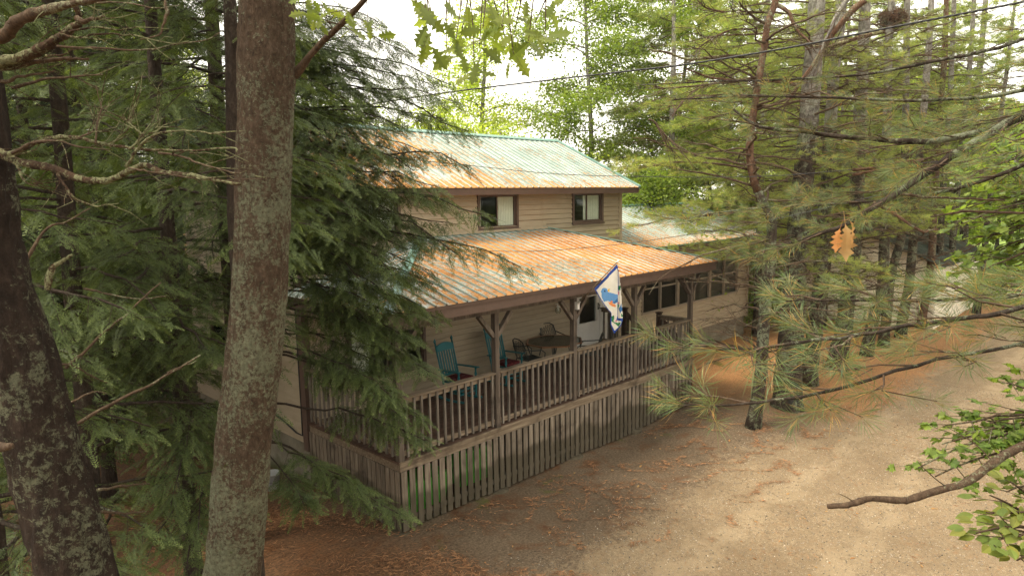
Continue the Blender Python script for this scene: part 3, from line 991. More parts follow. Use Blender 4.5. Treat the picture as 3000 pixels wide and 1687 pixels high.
# ------------------------------------------------------------------ things on and around the porch
def rocking_chair(label, x, y, rz):
    t = thing('rocking_chair', label, 'rocking chair', (x, y, DK), rz, 'teal rocking chairs on the porch')
    def part(name, fn, mat='teal', smooth=False):
        m_ = MB(); fn(m_); return m_.build(name, mat, t, smooth=smooth)
    W2 = 0.27
    part('seat', lambda m_: m_.add([(-W2, -0.28, 0.42), (W2, -0.28, 0.42), (W2 - .03, 0.24, 0.38), (-W2 + .03, 0.24, 0.38), (-W2, -0.28, 0.45), (W2, -0.28, 0.45), (W2 - .03, 0.24, 0.41), (-W2 + .03, 0.24, 0.41)],
                                  [(3, 2, 1, 0), (4, 5, 6, 7), (0, 1, 5, 4), (1, 2, 6, 5), (2, 3, 7, 6), (3, 0, 4, 7)]))
    cu = MB(); cu.box(-0.22, 0.22, -0.24, 0.2, 0.44, 0.52); cu.build('cushion', 'cushion', t, bevel=0.03)
    for s_ in (-1, 1):
        m_ = MB(); m_.tube([(s_ * .24, 0.20, 0.05), (s_ * .245, 0.24, 0.42), (s_ * .255, 0.36, 0.9), (s_ * .26, 0.44, 1.22)], [.02, .024, .021, .018], 8)
        m_.lathe((s_ * .262, 0.447, 1.21), [(.012, 0), (.027, .025), (.03, .045), (.018, .075), (.006, .1), (0, .105)], 10)
        m_.build('back_post', 'teal', t, smooth=True)
    def crest(m_):
        n = 10
        xs = np.linspace(-.245, .245, n + 1)
        top = [1.15 + 0.055 * math.cos(x_ / .245 * math.pi / 2) for x_ in xs]
        vs = []
        for yo in (-.012, .012):
            for x_, tz in zip(xs, top): vs.append((x_, 0.385 + yo, 1.03)); vs.append((x_, 0.42 + yo, tz))
        fs = []
        q = 2 * (n + 1)
        for i in range(n):
            fs += [(2 * i, 2 * i + 2, 2 * i + 3, 2 * i + 1), (q + 2 * i, q + 2 * i + 1, q + 2 * i + 3, q + 2 * i + 2), (2 * i + 1, 2 * i + 3, q + 2 * i + 3, q + 2 * i + 1), (2 * i, q + 2 * i, q + 2 * i + 2, 2 * i + 2)]
        m_.add(vs, fs)
    part('crest_rail', crest)
    part('lower_rail', lambda m_: m_.beam((-.245, 0.27, .52), (.245, 0.27, .52), .025, .05))
    for i in range(6):
        x_ = -.19 + .076 * i
        m_ = MB(); m_.beam((x_, 0.27, .53), (x_, 0.395, 1.05), .038, .014, up=(0, 1, 0)); m_.build('slat', 'teal', t)
    for s_ in (-1, 1):
        m_ = MB(); m_.beam((s_ * .29, 0.32, .66), (s_ * .30, -.30, .68), .085, .024); m_.build('arm', 'teal', t, bevel=.008)
        m_ = MB(); m_.lathe((s_ * .27, -.24, .04), [(.018, 0), (.02, .1), (.028, .2), (.02, .3), (.026, .38), (.018, .44), (.03, .5), (.017, .56), (.024, .62)], 10); m_.build('leg', 'teal', t, smooth=True)
        pts = [(s_ * .255, y_, 0.02 + 0.12 * (y_ + .02) ** 2 * 1.6) for y_ in np.linspace(-.42, .5, 12)]
        m_ = MB()
        for a_, b_ in zip(pts[:-1], pts[1:]): m_.beam(a_, b_, .03, .045)
        m_.build('rocker', 'teal', t)
        m_ = MB(); m_.beam((s_ * .255, .2, .2), (s_ * .262, -.24, .2), .02, .02); m_.build('stretcher', 'teal', t)
    m_ = MB(); m_.beam((-.26, -.24, .26), (.26, -.24, .26), .02, .02); m_.beam((-.26, -.24, .17), (.26, -.24, .17), .02, .02); m_.beam((-.24, .21, .24), (.24, .21, .24), .02, .02)
    m_.build('stretcher', 'teal', t)
    return t


rocking_chair('teal slat-back rocking chair with red cushion nearer the dark porch window', 3.02, 1.95, R(6))
rocking_chair('teal slat-back rocking chair partly behind a porch post beside the patio table', 4.62, 2.1, R(2))

tb = thing('patio_table', 'glass topped patio table with a copper coloured rim under the wall lamp', 'table', (6.32, 2.08, DK))
ang = [math.pi / 8 + k * math.pi / 4 for k in range(8)]
rx, ry = 0.78, 0.68
op = [(rx * math.cos(a_), ry * math.sin(a_)) for a_ in ang]
m_ = MB(); m_.add([(x_ * .985, y_ * .985, .715) for x_, y_ in op] + [(x_ * .985, y_ * .985, .709) for x_, y_ in op], [tuple(range(8)), tuple(range(15, 7, -1))] + [(k, (k + 1) % 8, 8 + (k + 1) % 8, 8 + k) for k in range(8)])
m_.build('table_top', 'table_glass', tb)
m_ = MB()
for k in range(8): m_.beam((*op[k], .705), (*op[(k + 1) % 8], .705), .04, .03)
m_.build('rim', 'copper', tb)
for sx in (-1, 1):
    for sy in (-1, 1):
        m_ = MB(); m_.tube([(sx * .5, sy * .42, .0), (sx * .46, sy * .38, .35), (sx * .55, sy * .46, .69)], .016, 6); m_.build('leg', 'black_metal', tb)


def patio_chair(label, x, y, rz):
    t = thing('patio_chair', label, 'patio chair', (x, y, DK), rz, 'black metal patio chairs round the table')
    m_ = MB(); 
    fr_ = [(-.24, .2, .42), (-.25, .28, .7), (-.22, .34, .88), (-.1, .36, .95), (.1, .36, .95), (.22, .34, .88), (.25, .28, .7), (.24, .2, .42)]
    m_.tube(fr_, .013, 6)
    b_ = m_.build('back_frame', 'black_metal', t)
    m_ = MB()
    for k in range(-6, 7):
        x_ = k * .075
        for d_ in (-1, 1):
            p_ = (max(-.23, min(.23, x_)), .24, .48); q_ = (max(-.22, min(.22, x_ + d_ * .2)), .345, .9)
            m_.beam(p_, q_, .007, .006)
    m_.build('mesh_back', 'black_metal', t)
    m_ = MB()
    for k in range(12): m_.box(-.235, .235, -.24 + k * .038, -.24 + k * .038 + .012, .415, .425)
    for k in range(12): m_.box(-.235 + k * .0415, -.235 + k * .0415 + .012, -.24, .2, .426, .43)
    m_.tube([(-.25, .2, .42), (-.25, -.25, .43), (.25, -.25, .43), (.25, .2, .42), (-.25, .2, .42)], .012, 6)
    m_.build('seat', 'black_metal', t)
    for s_ in (-1, 1):
        m_ = MB(); m_.tube([(s_ * .26, .3, .72), (s_ * .3, .1, .68), (s_ * .3, -.16, .66), (s_ * .29, -.26, .58), (s_ * .27, -.25, .42), (s_ * .28, -.3, .2), (s_ * .28, -.3, .0)], .013, 6); m_.build('arm', 'black_metal', t)
        m_ = MB(); m_.tube([(s_ * .25, .2, .42), (s_ * .27, .28, .2), (s_ * .27, .34, 0)], .013, 6); m_.build('leg', 'black_metal', t)
    return t


patio_chair('black mesh-back metal chair between the second rocking chair and the table', 5.42, 2.1, R(78))
patio_chair('black metal patio chair behind the table against the house wall', 6.95, 2.62, R(-12))
patio_chair('black metal patio chair at the door end of the table, nearest the railing', 6.8, 1.38, R(-152))

m_ = MB(); m_.lathe((0, 0, 0), [(0.0, 0.0), (0.12, 0.0), (0.15, 0.33), (0.158, 0.33), (0.158, 0.35), (0.145, 0.35), (0.115, 0.02), (0.0, 0.02)], 24)
bk_ = thing('bucket', 'white plastic bucket on the ground by the house foundation behind the big trunk', 'bucket', (-0.55, 3.55, float(gz(-.55, 3.55))))
m_.build('pail', 'bucket', bk_, smooth=True)
m_ = MB(); m_.tube([(-.15, 0, .3), (-.13, -.1, .2), (0, -.165, .17), (.13, -.1, .2), (.15, 0, .3)], .004, 5); m_.build('handle', 'black_metal', bk_)
for (x_, w_, h_, lb) in ((0.28, 0.95, 0.62, 'bright green plastic storage tote under the porch behind the corner slats'), (1.55, 0.85, 0.62, 'bright green plastic storage tote under the porch left of the second post')):
    tt = thing('storage_tote', lb, 'storage tote', (x_ + w_ / 2, 0.5, 0.02 if x_ < 1 else 0.22), 0, 'green totes under the porch')
    m_ = MB(); a_ = w_ / 2
    m_.add([(-a_ + .05, -.2, 0), (a_ - .05, -.2, 0), (a_ - .05, .2, 0), (-a_ + .05, .2, 0), (-a_, -.24, h_), (a_, -.24, h_), (a_, .24, h_), (-a_, .24, h_)], [(3, 2, 1, 0), (0, 1, 5, 4), (1, 2, 6, 5), (2, 3, 7, 6), (3, 0, 4, 7)])
    m_.build('tub', 'green_plastic', tt)
    m_ = MB(); m_.box(-a_ - .02, a_ + .02, -.26, .26, h_, h_ + .05); m_.build('lid', 'green_plastic', tt, bevel=.012)

# ---- flag with a bluebird on a pole fixed to the middle post
CB = {'cloth': (0.74, 0.70, 0.62), 'blue': (0.035, 0.075, 0.30), 'bird': (0.13, 0.30, 0.58), 'wing': (0.06, 0.16, 0.36), 'breast': (0.75, 0.27, 0.10), 'leaf': (0.05, 0.22, 0.09), 'beak': (0.8, 0.5, 0.05), 'pink': (0.62, 0.2, 0.27), 'eye': (0.01, 0.01, 0.015)}
FM = {}
for k_, c_ in CB.items():
    mm = mat_plain('flag_' + k_, c_, 0.85, 0.1, 0.06, 9)
    nt_ = mm.node_tree
    bs = nt_.nodes['Principled BSDF']; ou = [n for n in nt_.nodes if n.type == 'OUTPUT_MATERIAL'][0]
    tl = N(nt_, 'ShaderNodeBsdfTranslucent'); tl.inputs[0].default_value = (*c_, 1)
    ms = N(nt_, 'ShaderNodeMixShader'); ms.inputs[0].default_value = 0.35
    nt_.links.new(bs.outputs[0], ms.inputs[1]); nt_.links.new(tl.outputs[0], ms.inputs[2]); nt_.links.new(ms.outputs[0], ou.inputs[0])
    FM[k_] = mm


def inpoly(p, poly):
    x_, y_ = p; r_ = False; n = len(poly)
    for i in range(n):
        a_, b_ = poly[i], poly[(i + 1) % n]
        if (a_[1] > y_) != (b_[1] > y_) and x_ < (b_[0] - a_[0]) * (y_ - a_[1]) / (b_[1] - a_[1]) + a_[0]: r_ = not r_
    return r_


flag = thing('flag', 'garden flag with a bluebird and blue border hanging from a pole on the porch post', 'flag', (4.6, -0.02, 2.9))
# the flag's own flat layout in millimetre-like units (taken across its visible drape)
OUT = [(628, 75), (240, 495), (262, 540), (330, 660), (440, 820), (522, 915), (512, 1100), (575, 1260), (690, 1130), (722, 1030), (722, 980), (705, 740), (690, 500), (668, 290), (640, 150)]
INN = [(622, 150), (272, 520), (350, 665), (455, 815), (534, 912), (528, 1100), (583, 1212), (672, 1118), (708, 1050), (620, 1030), (632, 900), (636, 600), (640, 200)]
SHP = [('beak', [(458, 520), (502, 492), (495, 545), (472, 550)]),
       ('eye', [(405, 530), (420, 522), (432, 540), (420, 556), (406, 548)]),
       ('breast', [(470, 705), (505, 735), (520, 700), (548, 700), (545, 745), (600, 770), (606, 808), (545, 800), (495, 765)]),
       ('wing', [(540, 745), (600, 690), (640, 650), (640, 720), (590, 750)]), ('wing', [(650, 840), (705, 740), (708, 870), (680, 915)]),
       ('bird', [(352, 540), (375, 490), (425, 478), (462, 510), (470, 552), (560, 575), (640, 600), (640, 700), (600, 745), (520, 730), (470, 700), (400, 720), (365, 640)]),
       ('leaf', [(650, 450), (684, 450), (684, 515), (650, 515)]), ('leaf', [(528, 965), (580, 945), (565, 1060), (640, 1075), (700, 1060), (650, 1140), (590, 1090), (530, 1050)]),
       ('leaf', [(636, 740), (662, 770), (645, 840), (634, 810)]), ('leaf', [(700, 900), (720, 950), (712, 985), (692, 960)]),
       ('pink', [(636, 560), (655, 540), (655, 590), (640, 620)]), ('pink', [(630, 700), (665, 735), (655, 770), (632, 730)]), ('pink', [(590, 1035), (635, 1035), (620, 1060), (598, 1055)])]
keys = list(CB)
m_ = MB()
st_ = 9
xs_ = np.arange(225, 745, st_); ys_ = np.arange(60, 1275, st_)
vid = {}


def fpt(i, j):
    if (i, j) not in vid:
        px_ = 1700 + xs_[i] * .17256; py_ = 760 + ys_[j] * .17256
        fold = 0.035 * math.sin((xs_[i] - 300) / 46.0) * min(1, (ys_[j] - 60) / 300) + (0.05 if xs_[i] > 640 else 0.0)
        p_ = on_x(px_, py_, 4.605 + fold)
        vid[(i, j)] = len(m_.v); m_.v.append(tuple(p_ - np.array([4.6, -0.02, 2.9])))
    return vid[(i, j)]


for i in range(len(xs_) - 1):
    for j in range(len(ys_) - 1):
        c_ = (xs_[i] + st_ / 2, ys_[j] + st_ / 2)
        if not inpoly(c_, OUT): continue
        col_ = 'cloth'
        for nm, pl in SHP:
            if inpoly(c_, pl): col_ = nm; break
        if col_ == 'cloth' and not inpoly(c_, INN):
            col_ = 'blue' if (c_[0] < 640 or c_[1] > 1000 or c_[1] < 140) else 'cloth'
            if 630 < c_[0] < 648 and c_[1] < 600: col_ = 'blue'
        if col_ == 'cloth' and 612 < c_[0] and 1003 < c_[1] < 1036: col_ = 'blue'
        m_.f.append((fpt(i, j), fpt(i + 1, j), fpt(i + 1, j + 1), fpt(i, j + 1))); m_.mi.append(keys.index(col_))
m_.build('cloth', [FM[k_] for k_ in keys], flag, smooth=True)
tip = on_x(1810, 766, 4.605) - np.array([4.6, -0.02, 2.9])
ft = on_x(1682, 893, 4.605) - np.array([4.6, -0.02, 2.9]); ft[1] = 0.0
m_ = MB(); m_.tube([ft, tip * 0.98 + ft * 0.02], .012, 8); m_.build('pole', 'rail', flag, smooth=True)
m_ = MB(); m_.tube([tip * .985 + ft * .015, tip * 1.0, tip * 1.02], [.02, .024, .008], 8); m_.build('finial', 'curtain', flag, smooth=True)
m_ = MB(); m_.box(ft[0] - .02, ft[0] + .05, -.045, .01 + .02, ft[2] - .09, ft[2] + .07); m_.tube([ft + np.array([0.01, 0, 0]), ft + (tip - ft) * .09], .022, 8); m_.build('bracket', 'white', flag)
# ------------------------------------------------------------------ bark and leaf materials
def mat_bark(name, c_dark, c_mid, c_light, lichen, lc=(0.27, 0.29, 0.19), moss=0.0, sc=9.0, zs=0.45, bstr=0.9, pale_above=None):
    m, nt, b = new_mat(name)
    v = coords(nt, (1, 1, zs))
    n1 = noise(nt, sc * 2.6, 7, 0.78, v, 0.4)
    col = ramp(nt, n1, [(0.28, c_dark), (0.5, c_mid), (0.72, c_light)])
    v1 = coords(nt)
    big = noise(nt, 1.6, 4, 0.65, v1)
    n2 = noise(nt, sc * 3.4, 7, 0.85, v1, 0.3)
    lm = math_(nt, 'ADD', math_(nt, 'MULTIPLY', big, 0.6), math_(nt, 'MULTIPLY', n2, 0.8))
    col = mix(nt, math_(nt, 'MULTIPLY', mask(nt, lm, 0.84 - lichen * 0.22, 0.90 - lichen * 0.22), 0.8), col, ramp(nt, noise(nt, 40, 3, 0.6, v1), [(0.3, tuple(x * 0.6 for x in lc)), (0.7, tuple(min(1, x * 1.35) for x in lc))]))
    if moss:
        n3 = noise(nt, 3.0, 5, 0.7, v1, 0.3)
        col = mix(nt, mask(nt, n3, 0.72 - moss * 0.1, 0.78 - moss * 0.1), col, (0.075, 0.09, 0.015))
    if pale_above:      # paler grey mixed in higher up the stem
        tc = N(nt, 'ShaderNodeTexCoord'); sp = N(nt, 'ShaderNodeSeparateXYZ'); nt.links.new(tc.outputs['Object'], sp.inputs[0])
        hz = math_(nt, 'ADD', sp.outputs[2], math_(nt, 'MULTIPLY', n2, 3.0))
        col = mix(nt, math_(nt, 'MULTIPLY', mask(nt, hz, pale_above, pale_above + 2.5), 0.7), col, mix(nt, mask(nt, n1, 0.4, 0.6), (0.14, 0.125, 0.11), (0.36, 0.34, 0.31)))
    setc(nt, b, col, 0.95, 0.15)
    v3 = coords(nt, (1, 1, 0.25))
    h = math_(nt, 'ADD', noise(nt, sc * 2.2, 5, 0.7, v3), math_(nt, 'MULTIPLY', n2, 0.5))
    bump(nt, b, h, bstr, 0.05)
    return m


MAT['bark_oak'] = mat_bark('reddish_oak_bark_with_lichen', (0.030, 0.020, 0.013), (0.115, 0.076, 0.050), (0.22, 0.155, 0.108), 0.70, (0.25, 0.265, 0.17), 0.85, 11, 0.55, 1.4)
MAT['bark_left'] = mat_bark('dark_bark_with_pale_lichen', (0.014, 0.010, 0.008), (0.042, 0.028, 0.021), (0.085, 0.058, 0.042), 0.54, (0.19, 0.195, 0.125), 0.3, 6, 0.6, 1.4)
MAT['bark_pine'] = mat_bark('grey_pine_bark', (0.012, 0.009, 0.007), (0.045, 0.033, 0.025), (0.11, 0.085, 0.065), 0.60, (0.20, 0.22, 0.145), 0.1, 3.2, 0.6, 1.0, 7.6)
MAT['bark_red'] = mat_bark('flaky_red_pine_bark', (0.03, 0.018, 0.012), (0.115, 0.064, 0.041), (0.25, 0.145, 0.09), 0.45, (0.20, 0.22, 0.14), 0.0, 5, 0.5)
MAT['bark_twig'] = mat_bark('bare_brown_twig_bark', (0.035, 0.023, 0.016), (0.085, 0.056, 0.037), (0.17, 0.115, 0.075), 0.42, (0.26, 0.27, 0.17), 0.0, 14, 0.6, 0.5)
MAT['bark_lichen'] = mat_bark('lichen_covered_limb_bark', (0.025, 0.015, 0.01), (0.085, 0.05, 0.032), (0.19, 0.11, 0.068), 0.74, (0.33, 0.34, 0.18), 0.0, 7, 0.8, 1.2)
MAT['bark_hem'] = mat_bark('dark_hemlock_bark', (0.018, 0.014, 0.012), (0.05, 0.036, 0.028), (0.10, 0.075, 0.058), 0.25, (0.18, 0.2, 0.13), 0.2, 8, 0.5)


def mat_leaf(name, base, tip, trans=0.35, rough=0.55, var=0.35, clump=1.2, tcol=None, spec=0.3):
    m, nt, b = new_mat(name)
    geo = N(nt, 'ShaderNodeNewGeometry')
    at = N(nt, 'ShaderNodeAttribute'); at.attribute_name = 'tint'
    v = coords(nt)
    n1 = noise(nt, clump, 3, 0.6, v)
    col = mix(nt, at.outputs['Fac'], base, tip)
    rnd = math_(nt, 'ADD', math_(nt, 'MULTIPLY', geo.outputs['Random Per Island'], 0.5), math_(nt, 'MULTIPLY', n1, 0.9))
    mr = N(nt, 'ShaderNodeMapRange')
    mr.inputs['From Min'].default_value = 0.35; mr.inputs['From Max'].default_value = 1.05
    mr.inputs['To Min'].default_value = 1 - var; mr.inputs['To Max'].default_value = 1 + var
    nt.links.new(rnd, mr.inputs['Value'])
    vm = N(nt, 'ShaderNodeVectorMath'); vm.operation = 'SCALE'
    nt.links.new(col, vm.inputs[0]); nt.links.new(mr.outputs[0], vm.inputs['Scale'])
    col2 = vm.outputs[0]
    nt.links.new(col2, b.inputs['Base Color'])
    b.inputs['Roughness'].default_value = rough
    b.inputs['Specular IOR Level'].default_value = spec
    out = [n for n in nt.nodes if n.type == 'OUTPUT_MATERIAL'][0]
    tl = N(nt, 'ShaderNodeBsdfTranslucent')
    vm2 = N(nt, 'ShaderNodeVectorMath'); vm2.operation = 'MULTIPLY'
    nt.links.new(col2, vm2.inputs[0]); vm2.inputs[1].default_value = tcol or (1.5, 1.5, 0.7)
    nt.links.new(vm2.outputs[0], tl.inputs[0])
    ms = N(nt, 'ShaderNodeMixShader'); ms.inputs[0].default_value = trans
    nt.links.new(b.outputs[0], ms.inputs[1]); nt.links.new(tl.outputs[0], ms.inputs[2]); nt.links.new(ms.outputs[0], out.inputs[0])
    return m


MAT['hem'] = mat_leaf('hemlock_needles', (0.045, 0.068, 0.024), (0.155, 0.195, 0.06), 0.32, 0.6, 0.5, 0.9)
MAT['hem_far'] = mat_leaf('hemlock_needles_shaded', (0.019, 0.034, 0.014), (0.045, 0.070, 0.024), 0.2, 0.65, 0.45, 0.5)  # darker copy of the needles, shade of the deep woods in its colour
MAT['pine'] = mat_leaf('white_pine_needles', (0.105, 0.165, 0.075), (0.42, 0.25, 0.09), 0.38, 0.45, 0.45, 1.2)
MAT['pine_far'] = mat_leaf('soft_pine_needles', (0.215, 0.285, 0.10), (0.42, 0.36, 0.14), 0.58, 0.6, 0.4, 0.8)
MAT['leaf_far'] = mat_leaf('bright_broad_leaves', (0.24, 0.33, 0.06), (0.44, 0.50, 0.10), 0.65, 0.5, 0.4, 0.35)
MAT['leaf_mid'] = mat_leaf('green_broad_leaves', (0.12, 0.185, 0.035), (0.23, 0.29, 0.055), 0.5, 0.5, 0.45, 0.4)
MAT['maple'] = mat_leaf('maple_leaves', (0.12, 0.20, 0.04), (0.27, 0.34, 0.07), 0.52, 0.45, 0.35, 1.5)
MAT['oak'] = mat_leaf('fresh_oak_leaves', (0.14, 0.185, 0.038), (0.22, 0.26, 0.06), 0.55, 0.4, 0.35, 1.5)
MAT['shrub'] = mat_leaf('yellow_green_shrub_leaves', (0.14, 0.20, 0.045), (0.28, 0.28, 0.06), 0.45, 0.45, 0.3, 2.5)
MAT['dead_leaf'] = mat_leaf('dry_oak_leaf', (0.46, 0.31, 0.14), (0.42, 0.19, 0.06), 0.5, 0.7, 0.15, 30, (1.2, 1.0, 0.7))
MAT['litter'] = mat_leaf('fallen_needle_litter', (0.16, 0.072, 0.033), (0.36, 0.185, 0.088), 0.0, 0.9, 0.45, 3)
MAT['litter_roof'] = mat_leaf('roof_needle_litter', (0.34, 0.15, 0.05), (0.52, 0.29, 0.12), 0.1, 0.9, 0.4, 3)
MAT['pebble'] = mat_leaf('gravel_stones', (0.07, 0.058, 0.048), (0.42, 0.36, 0.28), 0.0, 0.9, 0.6, 9)


def unit(v):
    v = np.asarray(v, float)
    return v / np.maximum(np.linalg.norm(v, axis=-1, keepdims=True), 1e-9)


def frames(d, up=None, roll=None):
    """orthonormal frames (m,3,3) with rows x=d, y=side, z=normal"""
    d = unit(d)
    u = np.tile([0, 0, 1.0], (len(d), 1)) if up is None else unit(up)
    s = np.cross(u, d)
    bad = np.linalg.norm(s, axis=1) < 1e-3
    s[bad] = np.cross([0, 1.0, 0.2], d[bad])
    s = unit(s)
    n = np.cross(d, s)
    if roll is not None:
        c, t = np.cos(roll)[:, None], np.sin(roll)[:, None]
        s, n = s * c + n * t, n * c - s * t
    return np.stack([d, s, n], 1)


def place(proto, org, fr, scale):
    """stamp a prototype (V, F, tint) on many frames"""
    pv, pf, pt = proto
    W = np.einsum('vk,mkj->mvj', pv, fr) * np.asarray(scale)[:, None, None] + np.asarray(org)[:, None, :]
    m, n = len(org), len(pv)
    Fa = (pf[None] + (np.arange(m) * n)[:, None, None]).reshape(-1, pf.shape[1])
    return W.reshape(-1, 3), Fa, np.tile(pt, m)


def join(parts):
    V, F_, T = [], [], []
    o = 0
    for v, f, t in parts:
        V.append(v); F_.append(f + o); T.append(t); o += len(v)
    return np.concatenate(V), np.concatenate(F_), np.concatenate(T)


def prisms(P0, P1, r0, r1, n=3):
    """many thin tapered sticks at once"""
    P0 = np.asarray(P0, float); P1 = np.asarray(P1, float)
    fr = frames(P1 - P0)
    a = np.arange(n) * 2 * np.pi / n
    ring = np.stack([np.zeros(n), np.cos(a), np.sin(a)], 1)
    R0 = np.einsum('vk,mkj->mvj', ring, fr)
    r0 = np.broadcast_to(np.asarray(r0, float), (len(P0),)); r1 = np.broadcast_to(np.asarray(r1, float), (len(P0),))
    A = P0[:, None] + R0 * r0[:, None, None]; B = P1[:, None] + R0 * r1[:, None, None]
    V = np.concatenate([A, B], 1).reshape(-1, 3)
    f = np.array([(k, (k + 1) % n, n + (k + 1) % n, n + k) for k in range(n)])
    F_ = (f[None] + (np.arange(len(P0)) * 2 * n)[:, None, None]).reshape(-1, 4)
    return V, F_, np.zeros(len(V))


# --- prototypes (unit length along x, lying in the xy plane)
def frond_proto(n=13, rh=4, seed=1, droop=0.16):
    """hemlock spray: a stem with side twiglets, each a short run of small paired needle leaves"""
    r = np.random.default_rng(seed)
    V, F_, T = [], [], []
    def rhomb(p, d, L, w, t, nz):
        d = unit(d); s = np.cross(nz, d); s = unit(s)
        o = len(V)
        V.extend([p, p + d * L * .45 + s * w, p + d * L, p + d * L * .45 - s * w]); F_.append((o, o + 1, o + 2, o + 3)); T.extend([t * .6, t, min(1, t * 1.5), t])
    for i in range(n):
        t = (i + 0.6) / n
        p = np.array([t, 0, -droop * t * t])
        Ls = 0.34 * (1 - t) ** 0.75 * (0.6 + 0.4 * math.sin(math.pi * min(1, t * 2.2 + .2))) + 0.07
        for s_ in (-1, 1):
            if r.random() < 0.08: continue
            a_ = math.radians(r.uniform(42, 62)) * s_
            d = np.array([math.cos(a_), math.sin(a_), -0.10 + r.uniform(-.14, .12)])
            Lq = Ls * r.uniform(.75, 1.15)
            tt = 0.15 + 0.85 * t * r.uniform(.3, 1)
            if rh <= 1:
                rhomb(p, d, Lq, 0.036, tt, np.array([0, 0, 1.0]))
            else:
                for k in range(rh):
                    q = p + unit(d) * Lq * k / rh - np.array([0, 0, .03 * (k / rh) ** 2])
                    for s2 in (-1, 1):
                        a2 = a_ + s2 * math.radians(36)
                        rhomb(q, np.array([math.cos(a2), math.sin(a2), -.05 + r.uniform(-.1, .1)]), Lq * .40, 0.016, tt, np.array([0, 0, 1.0]))
    rhomb(np.array([.9, 0, -.13]), np.array([1, 0, -.2]), .14, .022, 1.0, np.array([0, 0, 1.0]))
    o = len(V)
    V.extend([np.array([0, -.006, 0]), np.array([1, -.002, -droop]), np.array([1, .002, -droop]), np.array([0, .006, 0])]); F_.append((o, o + 1, o + 2, o + 3)); T.extend([0] * 4)
    return np.array(V), np.array(F_), np.array(T)


FR_NEAR = [frond_proto(13, 4, s) for s in range(4)]
FR_MID = [frond_proto(13, 2, s + 10) for s in range(4)]
FR_FAR = [frond_proto(8, 1, s + 20) for s in range(4)]


def tuft_proto(n=26, seed=1, w=0.022, spread=62):
    """white pine shoot: long needles fanning forward, some old orange ones"""
    r = np.random.default_rng(seed)
    V, F_, T = [], [], []
    for i in range(n):
        th = math.radians(r.uniform(8, spread)); ph = r.uniform(0, 2 * math.pi)
        d = np.array([math.cos(th), math.sin(th) * math.cos(ph), math.sin(th) * math.sin(ph)])
        L = r.uniform(.75, 1.1); b = np.array([r.uniform(-.35, .12), 0, 0])
        s = unit(np.cross(d, r.normal(size=3)))
        e = b + d * L + np.array([0, 0, -.12 * L * L * 0.5])
        m_ = b + d * L * .55
        o = len(V)
        V.extend([b, m_ + s * w, e, m_ - s * w]); F_.append((o, o + 1, o + 2, o + 3))
        old = 1.0 if (r.random() < .13) else (0.12 if r.random() < .5 else 0.0)
        T.extend([max(old, .3), old, old * .8, old])
    return np.array(V), np.array(F_), np.array(T)


TU_NEAR = [tuft_proto(44, s, 0.010) for s in range(5)]
TU_MID = [tuft_proto(22, s + 10, 0.024, 70) for s in range(4)]
TU_FAR = [tuft_proto(11, s + 20, 0.05, 75) for s in range(4)]


def outline_leaf(kind):
    if kind == 'maple':
        pts = [(0, 0), (.10, .12), (.05, .42), (.22, .30), (.34, .50), (.42, .30), (.62, .34), (.60, .16), (1.0, 0)]
    elif kind == 'oak':
        pts = [(0, 0), (.12, .05), (.2, .16), (.27, .08), (.36, .27), (.45, .10), (.56, .31), (.64, .12), (.75, .24), (.82, .10), (1.0, 0)]
    else:
        pts = [(0, 0), (.12, .16), (.32, .29), (.55, .30), (.78, .18), (1.0, 0)]
    return pts


def leaf_proto(kind, fold=0.12, seed=0):
    """half outline mirrored: quads between midrib and margin"""
    pts = outline_leaf(kind)
    V, F_, T = [], [], []
    n = len(pts)
    for s_ in (-1, 1):
        o = len(V)
        for (x_, y_) in pts:
            V.append((x_, 0, -.10 * x_ * x_)); V.append((x_ + (.0 if kind != 'maple' else 0), y_ * s_, y_ * fold - .10 * x_ * x_ - .25 * y_ * y_))
        for i in range(n - 1):
            a_ = (o + 2 * i, o + 2 * i + 2, o + 2 * i + 3, o + 2 * i + 1)
            F_.append(a_ if s_ == 1 else a_[::-1])
    o = len(V)
    V += [(-.35, -.008, .05), (0, -.008, 0), (0, .008, 0), (-.35, .008, .05)]; F_.append((o, o + 1, o + 2, o + 3))
    return np.array(V, float), np.array(F_), np.full(len(V), .3)


LEAF = {k: leaf_proto(k) for k in ('maple', 'oak', 'ovate')}
FARLEAF = (np.array([(0, 0, 0), (.45, .30, .05), (1, 0, -.08), (.45, -.30, .05)], float), np.array([(0, 1, 2, 3)]), np.array([.1, .4, .8, .4]))


def retint(part, t):
    v, f, tt = part
    return v, f, tt


def poly_smooth(pts, n):
    """Catmull-Rom through control points"""
    pts = np.array(pts, float)
    p = np.vstack([2 * pts[0] - pts[1], pts, 2 * pts[-1] - pts[-2]])
    out = []
    m = len(pts) - 1
    for t in np.linspace(0, m, n):
        i = min(int(t), m - 1); u = t - i
        a, b, c, d = p[i], p[i + 1], p[i + 2], p[i + 3]
        out.append(.5 * ((2 * b) + (c - a) * u + (2 * a - 5 * b + 4 * c - d) * u * u + (3 * b - a - 3 * c + d) * u ** 3))
    return np.array(out)


def limb_path(p0, az, L, rise=0.1, droop=0.25, r=None, n=9, wob=0.05):
    r = r or RNG
    t = np.linspace(0, 1, n)
    side = np.cumsum(r.normal(0, wob * L / n * 1.6, n))
    vert = np.cumsum(r.normal(0, wob * L / n, n))
    d = np.array([math.cos(az), math.sin(az), 0]); s = np.array([-d[1], d[0], 0])
    return p0 + d * (t * L)[:, None] + s * side[:, None] + np.array([0, 0, 1.0]) * ((rise * t - droop * t * t) * L + vert)[:, None]


